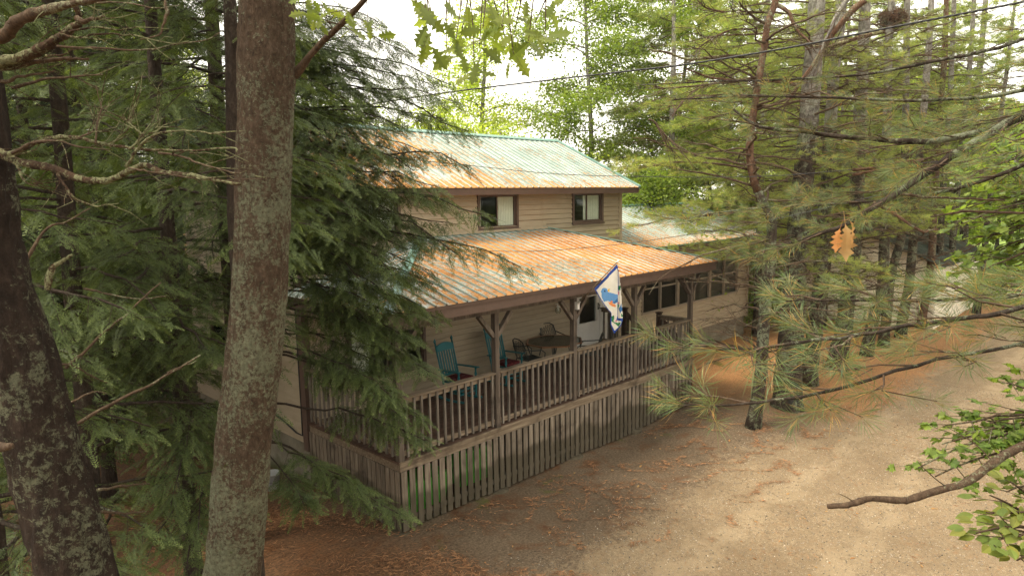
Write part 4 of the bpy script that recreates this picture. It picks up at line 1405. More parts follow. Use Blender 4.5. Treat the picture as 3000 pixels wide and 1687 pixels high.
def along(path, t):
    """position and direction at fractions t"""
    seg = np.linalg.norm(np.diff(path, axis=0), axis=1)
    s = np.concatenate([[0], np.cumsum(seg)]); s /= s[-1]
    pos = np.stack([np.interp(t, s, path[:, k]) for k in range(3)], 1)
    e = 0.02
    q = np.stack([np.interp(np.clip(t + e, 0, 1), s, path[:, k]) for k in range(3)], 1) - np.stack([np.interp(np.clip(t - e, 0, 1), s, path[:, k]) for k in range(3)], 1)
    return pos, unit(q)


def rot_h(d, ang):
    c, s = np.cos(ang), np.sin(ang)
    return np.stack([d[:, 0] * c - d[:, 1] * s, d[:, 0] * s + d[:, 1] * c, d[:, 2]], 1)


# --- hemlock limb foliage
def hemlock_limb(path, dens=1.0, protos=FR_MID, fs=0.32, start=0.2, side_len=0.75, drop=0.25, r=RNG):
    """returns foliage part and twig part for a limb path"""
    L = np.linalg.norm(np.diff(path, axis=0), axis=1).sum()
    k = max(4, int(L / 0.105 * dens))
    t = np.clip(start + (1 - start) * (np.arange(k) + r.random(k) * .8) / k, 0, 1)
    pos, d = along(path, t)
    sgn = np.where(np.arange(k) % 2 == 0, 1, -1)
    sd = rot_h(d, sgn * np.radians(r.uniform(25, 85, k)))
    sd[:, 2] = sd[:, 2] * .3 - drop * r.uniform(-.3, 1.9, k)
    sd = unit(sd)
    sl = side_len * (0.35 + 0.65 * np.sin(np.pi * np.clip((1 - t) * .85 + .12, 0, 1))) * r.uniform(.55, 1.1, k) * np.clip(1.25 - t, .35, 1)
    org, dirs, sc = [], [], []
    tw0, tw1, tr = [], [], []
    for i in range(k):
        m = max(2, int(sl[i] / (fs * .30) * dens))
        tt = (np.arange(m) + .3) / m
        bp = pos[i] + sd[i] * (tt * sl[i])[:, None] - np.array([0, 0, 1.0]) * (drop * .5 * sl[i] * tt ** 2)[:, None]
        s2 = np.where(np.arange(m) % 2 == 0, 1, -1)
        fd = rot_h(np.tile(sd[i], (m, 1)), s2 * np.radians(r.uniform(22, 50, m)))
        fd[:, 2] -= drop * r.uniform(.1, 1.1, m)
        org.append(bp); dirs.append(fd); sc.append(fs * r.uniform(.6, 1.15, m) * (1.1 - .35 * tt))
        e = pos[i] + sd[i] * sl[i] - np.array([0, 0, drop * .5 * sl[i]])
        org.append([e - sd[i] * .05]); dirs.append([sd[i] - np.array([0, 0, drop * .7])]); sc.append([fs * r.uniform(.8, 1.15)])
        tw0.append(pos[i]); tw1.append(e); tr.append(0.0025 + 0.004 * sl[i])
    org.append([path[-1] - d[-1] * .08]); dirs.append([d[-1] - np.array([0, 0, .2])]); sc.append([fs * 1.2])
    org = np.concatenate([np.array(o) for o in org]); dirs = np.concatenate([np.array(o) for o in dirs]); sc = np.concatenate([np.array(o) for o in sc])
    org = org + r.normal(0, .035, org.shape)
    fr = frames(dirs, roll=r.normal(0, .5, len(dirs)))
    parts = []
    which = r.integers(0, len(protos), len(org))
    for q in range(len(protos)):
        w = which == q
        if w.any(): parts.append(place(protos[q], org[w], fr[w], sc[w]))
    return join(parts), prisms(tw0, tw1, tr, .002)


def pine_limb(path, protos=TU_MID, ts=0.11, dens=1.0, start=0.3, side_len=0.9, r=RNG, bare=0.0, up=0.12, tert=4):
    L = np.linalg.norm(np.diff(path, axis=0), axis=1).sum()
    k = max(3, int(L / 0.22 * dens))
    t = np.clip(start + (1 - start) * (np.arange(k) + r.random(k) * .7) / k, 0, 1)
    pos, d = along(path, t)
    sgn = np.where(np.arange(k) % 2 == 0, 1, -1)
    sd = rot_h(d, sgn * np.radians(r.uniform(30, 62, k)))
    sd[:, 2] = sd[:, 2] * .4 + r.uniform(-.12, up + .12, k)
    sd = unit(sd)
    sl = side_len * r.uniform(.45, 1.1, k) * np.clip(1.2 - t * .75, .3, 1)
    org, dirs, sc, a0, a1, ar = [], [], [], [], [], []
    for i in range(k):
        bend = r.normal(0, .10, 3) * sl[i]
        e = pos[i] + sd[i] * sl[i] + bend
        mid_ = pos[i] + sd[i] * sl[i] * .5 + bend * .1
        a0 += [pos[i], mid_]; a1 += [mid_, e]; ar += [.004 + .005 * sl[i], .003 + .002 * sl[i]]
        if r.random() < bare: continue
        m = max(2, int(sl[i] * tert * 2.4))
        for q in range(m):
            u = r.uniform(.3, 1)
            b_ = pos[i] * (1 - u) + e * u
            dd = unit(rot_h(sd[i][None], np.array([r.choice([-1, 1]) * math.radians(r.uniform(20, 55))]))[0] + np.array([0, 0, r.uniform(-.25, .3)]))
            l2 = r.uniform(.08, .28) * (.6 + sl[i] * .5)
            f_ = b_ + dd * l2
            a0.append(b_); a1.append(f_); ar.append(.0025)
            org.append(f_); dirs.append(dd); sc.append(ts * r.uniform(.75, 1.15))
            if l2 > .16:
                org.append(b_ + dd * l2 * .55); dirs.append(dd); sc.append(ts * r.uniform(.7, 1.0))
        org.append(e); dirs.append(sd[i]); sc.append(ts * r.uniform(.85, 1.2))
        if r.random() < .7: org.append(e - sd[i] * ts * .7); dirs.append(sd[i]); sc.append(ts)
    org.append(path[-1]); dirs.append(d[-1]); sc.append(ts * 1.1)
    org = np.array(org); dirs = np.array(dirs); sc = np.array(sc)
    fr = frames(dirs, roll=r.uniform(0, 6.28, len(dirs)))
    parts = []
    which = r.integers(0, len(protos), len(org))
    for q in range(len(protos)):
        w = which == q
        if w.any(): parts.append(place(protos[q], org[w], fr[w], sc[w]))
    return join(parts), prisms(a0, a1, ar, np.array(ar) * .55)


def leaf_limb(path, kind='maple', size=.09, dens=1.0, start=.25, side_len=.5, r=RNG, hang=.35, up=.1, tint=None, per=5):
    L = np.linalg.norm(np.diff(path, axis=0), axis=1).sum()
    k = max(3, int(L / .16 * dens))
    t = np.clip(start + (1 - start) * (np.arange(k) + r.random(k)) / k, 0, 1)
    pos, d = along(path, t)
    sgn = np.where(np.arange(k) % 2 == 0, 1, -1)
    sd = rot_h(d, sgn * np.radians(r.uniform(30, 70, k)))
    sd[:, 2] = sd[:, 2] * .4 + r.uniform(-.2, up + .2, k)
    sd = unit(sd)
    sl = side_len * r.uniform(.3, 1.1, k) * np.clip(1.2 - t * .7, .3, 1)
    org, dirs, sc, a0, a1 = [], [], [], [], []
    for i in range(k):
        e = pos[i] + sd[i] * sl[i] + np.array([0, 0, -.12 * sl[i]])
        a0.append(pos[i]); a1.append(e)
        m = max(2, int(sl[i] / .5 * per * 2))
        for q in range(m):
            u = r.uniform(.15, 1)
            b_ = pos[i] * (1 - u) + e * u
            a_ = r.uniform(-1, 1) * 1.3
            dd = rot_h(sd[i][None], np.array([a_]))[0] + np.array([0, 0, -hang * r.uniform(.2, 1.5)])
            b_ = b_ + unit(dd) * size * .4
            org.append(b_); dirs.append(dd); sc.append(size * r.uniform(.6, 1.2))
        org.append(e + sd[i] * size * .3); dirs.append(sd[i] + np.array([0, 0, -hang * .5])); sc.append(size * r.uniform(.8, 1.2))
    org = np.array(org); dirs = np.array(dirs); sc = np.array(sc)
    fr = frames(dirs, roll=r.normal(0, .5, len(dirs)))
    pl = place(LEAF[kind], org, fr, sc)
    tn = np.repeat(r.beta(1.2, 2, len(org)), len(LEAF[kind][0]))
    return (pl[0], pl[1], tn), prisms(a0, a1, .004, .002)


def trunk_mesh(path, radii, mat, parent, n=18, name='trunk', flare=True, jit=.05):
    m_ = MB()
    jit *= 1.4
    rr = np.array(radii, float)
    m_.tube(path, rr, n, jit=jit)
    return m_.build(name, mat, parent, smooth=True)


def limbs_mesh(paths, r0, mat, parent, name='branch', n=6):
    out = []
    for pth, r_ in zip(paths, r0):
        m_ = MB(); k = len(pth)
        m_.tube(pth, [r_ * (1 - .8 * i / (k - 1)) + .002 for i in range(k)], n, jit=.06)
        out.append(m_)
    a = MB()
    for m_ in out: a.add(m_.v, m_.f)
    return a.build(name, mat, parent, smooth=True)


def vtrunk(x, y, h, r0, lean=(0, 0), wob=.06, n=16, flare=.35, z0=None):
    z = np.linspace(0, h, n)
    g = float(gz(x, y)) if z0 is None else z0
    px_ = x + lean[0] * z / 10 + np.cumsum(RNG.normal(0, wob / 4, n)); py_ = y + lean[1] * z / 10 + np.cumsum(RNG.normal(0, wob / 4, n))
    px_ -= px_[0] - x; py_ -= py_[0] - y
    pts = np.stack([px_, py_, g - .15 + z], 1)
    rad = r0 * (1 - .72 * (z / h) ** 1.1) * (1 + flare * np.exp(-z / .35))
    return pts, rad


def tag_tree(name, label, cat, x, y, group=None):
    return thing(name, label, cat, (x, y, float(gz(x, y))), 0, group)


def rel(part, t):
    """move world-space vertices under an Empty at its location"""
    return (part[0] - np.array(t.location), part[1], part[2])


def add_part(name, part, mat, t):
    p_ = rel(part, t)
    return np_mesh(name, p_[0], p_[1], mat, t, tint=p_[2])


def conifer(kind, label, x, y, h, r0, bark, leafmat, zlo, zhi, nl, Lmax, protos, fs, group=None, lean=(0, 0), dens=1.0, az_rng=None, rise=.1, droop=.28, bare=0.0, extra=None, seed=None, start=.2, wob=.06, trunk=None, side=None, dead=0, name=None):
    global RNG
    r = np.random.default_rng(seed if seed is not None else int(abs(x * 131 + y * 37) * 10))
    old = RNG; RNG = r
    t = tag_tree(name or ('hemlock_tree' if kind == 'hem' else 'pine_tree'), label, 'tree', x, y, group)
    pts, rad = trunk if trunk is not None else vtrunk(x, y, h, r0, lean, wob)
    loc = np.array(t.location)
    if isinstance(bark, tuple):
        k_ = int(np.searchsorted(pts[:, 2], bark[2]))
        trunk_mesh(pts[:k_ + 1] - loc, rad[:k_ + 1], bark[0], t)
        tag(trunk_mesh(pts[k_:] - loc, rad[k_:] * 1.02, bark[1], t, name='upper_stem'), 'flaking red-brown upper stem')
        bark = bark[0]
    else: trunk_mesh(pts - loc, rad, bark, t)
    Fp, Tp, paths, rr = [], [], [], []
    for i in range(nl):
        u = (i + r.random()) / nl
        z = zlo + (zhi - zlo) * u
        az = r.uniform(0, 2 * math.pi) if az_rng is None else r.uniform(*az_rng)
        shape = (1 - u) ** .6 * .85 + .15
        L = Lmax * shape * r.uniform(.65, 1.1)
        p0 = np.array([np.interp(z, pts[:, 2], pts[:, k]) for k in range(2)] + [z])
        path = limb_path(p0, az, L, rise + r.uniform(-.08, .1), droop * r.uniform(.5, 1.3), r, wob=.10)
        paths.append(path); rr.append(.006 + .008 * L)
    opts = [(start, side)] * len(paths)
    for pth in (extra or []):
        if isinstance(pth, tuple): pth, st_, sd_ = pth
        else: st_, sd_ = start, side
        L = np.linalg.norm(np.diff(pth, axis=0), axis=1).sum()
        paths.append(pth); rr.append(.006 + .004 * L); opts.append((st_, sd_))
    for pth, (st_, sd_) in zip(paths, opts):
        if kind == 'hem': f_, w_ = hemlock_limb(pth, dens, protos, fs, st_, sd_ or min(.95, .3 * np.linalg.norm(pth[-1] - pth[0]) + .15), .28, r)
        else: f_, w_ = pine_limb(pth, protos, fs, dens, start, side or 1.0, r, bare)
        Fp.append(f_); Tp.append(w_)
    for i in range(dead):
        z = r.uniform(max(1.6, zlo * .3), zhi * .8)
        p0 = np.array([np.interp(z, pts[:, 2], pts[:, k]) for k in range(2)] + [z])
        L = r.uniform(.7, 3.0)
        pth = limb_path(p0, r.uniform(0, 6.28), L, r.uniform(-.1, .45), r.uniform(0, .3), r, wob=.16)
        paths.append(pth); rr.append(.008 + .008 * L)
        q, dd = along(pth, r.uniform(.2, .97, 12))
        sd = unit(rot_h(dd, r.choice([-1, 1], 12) * r.uniform(.3, 1, 12)) + np.array([0, 0, 1]) * r.uniform(-.35, .35, (12, 1)))
        e_ = q + sd * r.uniform(.2, .8, (12, 1)); Tp.append(prisms(q, e_, .007, .004)); Tp.append(prisms(e_, e_ + unit(sd + r.normal(0, .4, sd.shape)) * r.uniform(.1, .5, (12, 1)), .004, .0015))
    add_part('crown', join(Fp), leafmat, t)
    limbs_mesh([p_ - loc for p_ in paths], rr, 'bark_twig' if kind != 'hem' else 'bark_hem', t, 'branches')
    add_part('twigs', join(Tp), 'bark_twig' if kind != 'hem' else 'bark_hem', t)
    RNG = old
    return t
# ------------------------------------------------------------------ placing helpers
HEAD = np.array([M[0, 2], M[1, 2], 0]) * -1
HEAD /= np.linalg.norm(HEAD)


def PV(px, py, dh):
    """point on the pixel's ray at horizontal distance dh along the heading"""
    d = ray(px, py)
    return CAM + d * dh / d.dot(HEAD)


def G(pxd, dh):
    """ground position under column pxd (2576 wide) at horizontal distance dh"""
    p = PV(pxd * 3000 / 2576, 560, dh)
    return float(p[0]), float(p[1])


def to_ground(pts):
    """extend a trunk drawn top to bottom down to the ground"""
    a, b = pts[-2], pts[-1]
    d = (b - a) / abs(b[2] - a[2])
    g = float(gz(b[0], b[1]))
    n = max(2, int((b[2] - g) / .5))
    ext = [b + d * (b[2] - g + .15) * (i + 1) / n for i in range(n)]
    return np.vstack([pts, ext])


def to_sky(pts, ztop):
    a, b = pts[1], pts[0]
    d = (b - a) / abs(b[2] - a[2]); d[:2] *= .6
    n = int((ztop - b[2]) / .6)
    ext = [b + d * (ztop - b[2]) * (i + 1) / n for i in range(n)][::-1]
    return np.vstack([ext, pts])


def limb_to(p0, tip, lift=.25, n=10, wob=.06, r=RNG):
    p0 = np.array(p0, float); tip = np.array(tip, float)
    L = np.linalg.norm(tip - p0)
    t = np.linspace(0, 1, n)[:, None]
    w = np.cumsum(r.normal(0, wob * L / n, (n, 3)), 0); w -= t * w[-1]
    return p0 * (1 - t) + tip * t + np.array([0, 0, 1.0]) * lift * L * 4 * t * (1 - t) * .5 + w


# ------------------------------------------------------------------ the big oak trunk in front
r1 = np.random.default_rng(11)
ys = [0, 120, 214, 330, 500, 680, 840, 1000, 1130, 1260, 1400, 1550, 1687]
xc = [783, 781, 781, 778, 773, 768, 761, 748, 735, 716, 706, 693, 681]
wd = [150, 152, 158, 152, 152, 153, 154, 158, 160, 164, 163, 165, 168]
OD = 4.5
pts = np.array([PV(x_, y_, OD) for x_, y_ in zip(xc, ys)])
rad = [w_ * .5 / F_PX * OD for w_ in wd]
full = to_sky(to_ground(pts), 15)
nb = len(full) - len(pts)
nsky = int((15 - pts[0][2]) / .6)
rads = list(np.linspace(.07, rad[0], nsky + 1)[:-1]) + rad + list(np.linspace(rad[-1], rad[-1] * 1.35, len(full) - nsky - len(pts)))
full = poly_smooth(full, 90); rads = np.interp(np.linspace(0, 1, 90), np.linspace(0, 1, len(rads)), rads)
RNG = r1
oak = thing('oak_tree', 'tall oak with a thick reddish lichen-mottled trunk standing alone in front of the hemlock', 'tree', tuple(full[-1] * np.array([1, 1, 0])))
oloc = np.array(oak.location)
trunk_mesh(full - oloc, rads, 'bark_oak', oak, n=40, jit=.035)
stub = np.array([P(838, 218, 4.42), P(868, 214, 4.38), P(905, 168, 4.3), P(950, 118, 4.2), P(1000, 72, 4.0), P(1060, 10, 3.8), P(1120, -60, 3.6), P(1230, -120, 3.3), P(1360, -150, 3.0), P(1500, -165, 2.8), P(1650, -170, 2.7)])
stub = poly_smooth(stub, 26)
m_ = MB(); m_.tube(stub - oloc, np.interp(np.linspace(0, 1, 26), [0, .06, .2, 1], [.055, .04, .02, .008]), 8, jit=.05)
m_.build('branch', 'bark_twig', oak, smooth=True)
# sprigs with oak leaves hanging into the top of the view
tw = []; Lo, Ld, Ls = [], [], []
spr = [(1225, 15), (1262, 75), (1300, 55), (1340, 110), (1300, 150), (1380, 60), (1405, 130), (1440, 25), (1475, 70), (1505, 55), (1512, 110), (1545, 120), (1380, 205), (1560, 60), (1590, 95), (1615, 20), (1240, 130), (1350, 20), (1530, 20), (1345, 165), (1500, 165), (1480, 130), (1270, 25), (1420, 80),
       (880, 10), (925, 45), (960, 30), (990, 20), (1010, 50), (1040, 90), (1085, 55), (950, 5), (1110, 90), (900, 30)]
for (sx, sy) in spr:
    dd = 2.9 + r1.uniform(-.25, .25) if sx > 1150 else 3.9 + r1.uniform(-.1, .2)
    e = P(sx + r1.uniform(-10, 10), sy + r1.uniform(-10, 10), dd)
    b_ = stub[np.argmin(np.linalg.norm(stub[:, :] - e, axis=1))] if sx < 1150 else stub[np.argmin(np.abs(np.array([(M.T @ (s_ - CAM))[0] / -(M.T @ (s_ - CAM))[2] * F_PX + 1500 for s_ in stub]) - sx))]
    mid_ = (b_ + e) / 2 + r1.normal(0, .03, 3)
    tw += [(b_, mid_), (mid_, e)]
    for q in range(3):
        d_ = unit(M @ np.array([r1.uniform(-.8, .9), r1.uniform(-1.2, .1), r1.uniform(-.6, .6)]))
        Lo.append(e + r1.normal(0, .02, 3)); Ld.append(d_); Ls.append(r1.uniform(.075, .135))
Lo = np.array(Lo); Ld = np.array(Ld)
up_ = np.tile(M @ np.array([0.1, .5, 1.0]), (len(Lo), 1)) + r1.normal(0, .5, (len(Lo), 3))
pl = place(LEAF['oak'], Lo, frames(Ld, up_), Ls)
np_mesh('leaves', pl[0] - oloc, pl[1], 'oak', oak, tint=np.repeat(r1.random(len(Lo)), len(LEAF['oak'][0])))
pr_ = prisms([a_ for a_, b_ in tw], [b_ for a_, b_ in tw], .0035, .002)
np_mesh('twigs', pr_[0] - oloc, pr_[1], 'bark_twig', oak, tint=pr_[2])
# high crown, above the picture, shading the scene a little
hc = []
for i in range(26):
    z_ = 9 + i * .22
    p0 = np.array([np.interp(z_, full[::-1, 2], full[::-1, k]) for k in range(2)] + [z_])
    f_, w_ = leaf_limb(limb_path(p0, r1.uniform(0, 6.28), r1.uniform(1.2, 2.6), .35, .2, r1), 'ovate', .16, .5, .3, .6, r1, per=3)
    hc.append(f_)
add_part('crown', join(hc), 'oak', oak)

# ------------------------------------------------------------------ dark lichened trunk at the left edge, with bare lichened limbs
r2 = np.random.default_rng(12)
RNG = r2
ys = [420, 522, 680, 840, 1045, 1190, 1366, 1541, 1687]
xc = [-75, -62, -42, -12, 55, 92, 138, 190, 224]
wd = [170, 172, 172, 176, 184, 188, 194, 203, 212]
LD = 3.9
pts = np.array([PV(x_, y_, LD) for x_, y_ in zip(xc, ys)])
full = to_sky(to_ground(pts), 12)
nsky = int((12 - pts[0][2]) / .6)
rad = [w_ * .5 / F_PX * LD for w_ in wd]
rads = list(np.linspace(.06, rad[0], nsky + 1)[:-1]) + rad + list(np.linspace(rad[-1], rad[-1] * 1.4, len(full) - nsky - len(pts)))
full = poly_smooth(full, 80); rads = np.interp(np.linspace(0, 1, 80), np.linspace(0, 1, len(rads)), rads)
lt = thing('pine_tree', 'leaning dark trunk covered in pale lichen blotches at the left edge with bare crooked limbs', 'tree', tuple(full[-1] * np.array([1, 1, 0])))
lloc = np.array(lt.location)
trunk_mesh(full - lloc, rads, 'bark_left', lt, n=36, jit=.06)


def crop1(pts_, d0, d1=None, ox=0, oy=0, s=.58):
    d1 = d0 if d1 is None else d1
    n = len(pts_)
    return np.array([P(ox + x_ * s, oy + y_ * s, d0 + (d1 - d0) * i / (n - 1)) for i, (x_, y_) in enumerate(pts_)])


LB = [  # control points read off the photograph's left part, with start/end distance, start radius, lichen?
    ([(-420, 640), (-150, 700), (50, 790), (150, 820), (270, 840), (380, 880), (500, 900), (580, 890), (650, 850), (740, 815), (820, 850), (900, 865), (1000, 880), (1100, 900), (1235, 922)], 3.6, 3.1, .024, 1),
    ([(0, 760), (50, 770), (200, 715), (300, 690), (400, 700), (500, 730), (560, 745), (650, 752), (800, 770), (950, 775), (1150, 760), (1195, 775)], 3.5, 3.2, .012, 1),
    ([(640, 845), (670, 790), (720, 730), (770, 690), (820, 675), (950, 665), (1100, 670), (1215, 665)], 3.25, 3.1, .008, 1),
    ([(60, 775), (150, 725), (300, 712), (430, 742), (560, 745)], 3.4, 3.35, .008, 0),
    ([(290, 875), (310, 930), (340, 975), (400, 1015), (470, 1040), (570, 1030)], 3.4, 3.3, .007, 1),
    ([(80, 830), (100, 870), (130, 915), (190, 935)], 3.45, 3.4, .007, 1),
    ([(800, 772), (900, 792), (1000, 830), (1100, 860), (1215, 885)], 3.2, 3.1, .007, 0),
    ([(650, 850), (700, 855), (800, 868), (1000, 900), (1200, 895), (1330, 885)], 3.2, 3.1, .005, 0),
    ([(650, 752), (720, 690), (800, 640), (785, 540)], 3.25, 3.3, .005, 1),
    ([(560, 745), (600, 690), (640, 640), (665, 560)], 3.3, 3.3, .005, 1),
    ([(480, 725), (500, 600), (540, 535)], 3.3, 3.4, .005, 0),
    ([(720, 690), (660, 640), (620, 590)], 3.25, 3.3, .005, 1),
    ([(400, 700), (470, 660), (500, 600), (520, 540), (500, 440)], 3.3, 3.4, .005, 0),
    ([(-300, 380), (-100, 230), (0, 185), (60, 140), (100, 110), (180, 70), (270, 35), (350, 15), (430, 0), (600, -30)], 3.3, 2.9, .036, 0),
    ([(-350, 430), (-120, 350), (0, 310), (60, 290), (130, 262), (200, 232), (250, 200), (300, 165), (345, 128), (380, 92), (385, 50), (370, 0), (360, -80)], 3.5, 3.2, .034, 1),
    ([(385, 90), (430, 112), (480, 95), (530, 80)], 3.2, 3.15, .014, 0),
    ([(-200, 360), (0, 350), (150, 320), (300, 302), (380, 298), (470, 300)], 3.5, 3.4, .016, 0),
    ([(-150, 420), (30, 400), (80, 375), (140, 360), (260, 342)], 3.5, 3.45, .012, 0),
    ([(60, 445), (200, 402), (350, 390), (510, 378)], 3.9, 3.8, .010, 0),
    ([(300, 172), (400, 190), (500, 178), (600, 182), (700, 192), (850, 222), (940, 212)], 3.3, 3.3, .006, 1),
    ([(290, 236), (400, 240), (500, 238), (620, 245), (750, 243), (860, 215), (1000, 200), (1100, 150)], 3.3, 3.3, .006, 0),
    ([(235, 285), (330, 280), (400, 258), (560, 268)], 3.3, 3.3, .005, 1),
    ([(350, 160), (480, 148), (600, 160), (700, 148), (860, 152)], 3.3, 3.3, .005, 1),
    ([(380, 20), (500, 12), (640, 18), (800, 50), (900, 40)], 3.2, 3.2, .005, 0),
    ([(850, 60), (830, 20), (835, -30)], 3.9, 3.9, .012, 0), ([(850, 55), (830, 120), (800, 185), (700, 215)], 3.9, 3.9, .010, 0),
    ([(240, 1460), (270, 1350), (300, 1320), (340, 1290), (372, 1268)], 3.9, 3.9, .020, 1),
    ([(60, 1460), (210, 1180), (330, 1130), (450, 1060)], 4.6, 4.9, .012, 0),
]
for i, (cp, d0, d1, r0, li) in enumerate(LB):
    c = crop1(cp, d0, d1)
    if len(c) > 2: c = poly_smooth(c, max(12, len(cp) * 4))
    c = c + np.cumsum(r2.normal(0, .0022, c.shape), 0)
    n = len(c)
    m_ = MB(); m_.tube(c - lloc, [r0 * (1 - .72 * k / n) * (1 + r2.uniform(-.13, .16)) for k in range(n)], 9, jit=.12)
    m_.build('limb', 'bark_lichen' if li else 'bark_twig', lt, smooth=True)
LB2 = [([(330, 412), (420, 330), (500, 250), (580, 180), (640, 130), (750, 20), (800, -20)], 5.2, 5.6, .013),
       ([(388, 682), (500, 610), (640, 525), (740, 480), (830, 430), (910, 385), (990, 332)], 5.2, 5.4, .015), ([(840, 428), (920, 395), (1000, 375)], 5.3, 5.3, .007),
       ([(270, 378), (380, 398), (450, 440), (530, 480)], 5.0, 5.4, .010), ([(350, 580), (450, 545), (500, 530), (545, 536)], 5.0, 5.2, .009),
       ([(420, 10), (560, 50), (700, 70), (830, 62)], 5.4, 5.8, .009), ([(480, 1020), (600, 1005), (680, 990), (770, 988)], 5, 6, .012), ([(500, 1125), (600, 1130), (730, 1122)], 5, 6, .012),
       ([(-60, 790), (0, 795), (40, 790), (80, 780)], 3.4, 3.3, .030)]
for (cp, d0, d1, r0) in LB2:
    c = poly_smooth(crop1(cp, d0, d1, 0, 840, .5845), 20)
    c = c + np.cumsum(r2.normal(0, .003, c.shape), 0)
    m_ = MB(); m_.tube(c - lloc, [r0 * (1 - .6 * k / 20) for k in range(20)], 8, jit=.1)
    m_.build('limb', 'bark_twig', lt, smooth=True)
# fine dead twigs off the limbs
tp = []
for (cp, d0, d1, r0, li) in LB[:20]:
    c = crop1(cp, d0, d1)
    q, dd = along(c, r2.uniform(.12, .98, 7))
    for s_ in range(7):
        L = r2.uniform(.05, .28)
        v_ = unit(rot_h(dd[s_][None], np.array([r2.choice([-1, 1]) * r2.uniform(.3, 1.1)]))[0] + np.array([0, 0, r2.uniform(-.7, .7)]))
        k_ = q[s_] + v_ * L * .55; e_ = k_ + unit(v_ + r2.normal(0, .35, 3)) * L * .5
        tp += [(q[s_], k_, .0032, .0022), (k_, e_, .0022, .001)]
pr_ = prisms([a_[0] for a_ in tp], [a_[1] for a_ in tp], [a_[2] for a_ in tp], [a_[3] for a_ in tp], 4)
np_mesh('twigs', pr_[0] - lloc, pr_[1], 'bark_lichen', lt, tint=pr_[2])
hc = []
for i in range(22):
    z_ = 8.0 + i * .18
    p0 = np.array([np.interp(z_, full[::-1, 2], full[::-1, k]) for k in range(2)] + [z_])
    f_, w_ = pine_limb(limb_path(p0, r2.uniform(0, 6.28), r2.uniform(1.2, 2.8), .1, .2, r2), TU_FAR, .14, .8, r=r2)
    hc.append(f_)
add_part('crown', join(hc), 'pine', lt)

# ------------------------------------------------------------------ the hemlock between the big trunk and the porch
HX1, HY1 = -1.85, 1.75
r3 = np.random.default_rng(13)
tips = [(1135, 215, 9.6), (1060, 150, 9.8), (1180, 330, 9.5), (1160, 262, 9.2), (1180, 425, 9.4), (1240, 545, 9.2), (1100, 470, 9.2), (1130, 560, 9.6), (1150, 640, 9.3), (1310, 672, 9.2), (1090, 715, 9.6), (1050, 765, 9.4), (1045, 855, 9.5), (1080, 935, 9.3), (1055, 1045, 9.3), (990, 1000, 9.0),
        (1000, 1290, 9.0), (960, 60, 10), (900, 130, 9.2), (1010, 320, 9.0), (940, 380, 8.8), (900, 700, 8.9), (985, 745, 9.1), (1035, 790, 9.3), (850, 750, 9.3), (820, 650, 9.2), (940, 820, 9.2), (1010, 840, 9.3), (880, 620, 9.3), (1060, 700, 9.4), (960, 650, 9.3), (1010, 110, 9.9), (900, 60, 9.5), (860, 160, 9.3), (1080, 210, 9.8), (960, 160, 9.8), (840, 60, 9.2), (1040, 430, 9.0), (880, 520, 8.6), (960, 480, 8.9), (1000, 540, 9.1), (900, 620, 8.8), (850, 400, 8.7), (1110, 300, 9.4), (1050, 600, 9.2), (930, 560, 8.7), (1020, 390, 9.5), (870, 250, 8.9), (950, 200, 9.1), (1080, 680, 9.4), (980, 680, 8.8), (980, 330, 9.0), (900, 450, 8.8), (1010, 620, 9.0), (930, 760, 9.0), (960, 860, 9.2), (850, 560, 8.6), (800, 300, 8.8), (1060, 380, 9.8), (1000, 240, 9.6),
        (1010, 700, 9.4), (960, 560, 9.5), (1100, 800, 9.7), (980, 930, 9.4), (1120, 500, 9.6), (1020, 470, 9.3), (900, 1230, 9.2), (1070, 1108, 9.2), (765, 1270, 8.7), (1010, 1050, 9.2), (950, 960, 9.1)]
ex = []
for (tx, ty, td) in tips:
    tip = Q(tx, ty, td)
    z0 = np.clip(tip[2] + r3.uniform(-.1, .6), .7, 11)
    low = ty > 740
    ex.append((limb_to((HX1, HY1, z0), tip, .16, 12, .14, r3), (.52 if tx > 880 else .75) if low else .2, .55 if low else .85))
conifer('hem', 'large dark hemlock spreading its drooping sprays over the left end of the porch', HX1, HY1, 15, .16, 'bark_hem', 'hem', 4.2, 13.5, 40, 2.9, FR_MID, .30, extra=ex, az_rng=(R(95), R(265)), seed=5, dens=1.0, side=.85)

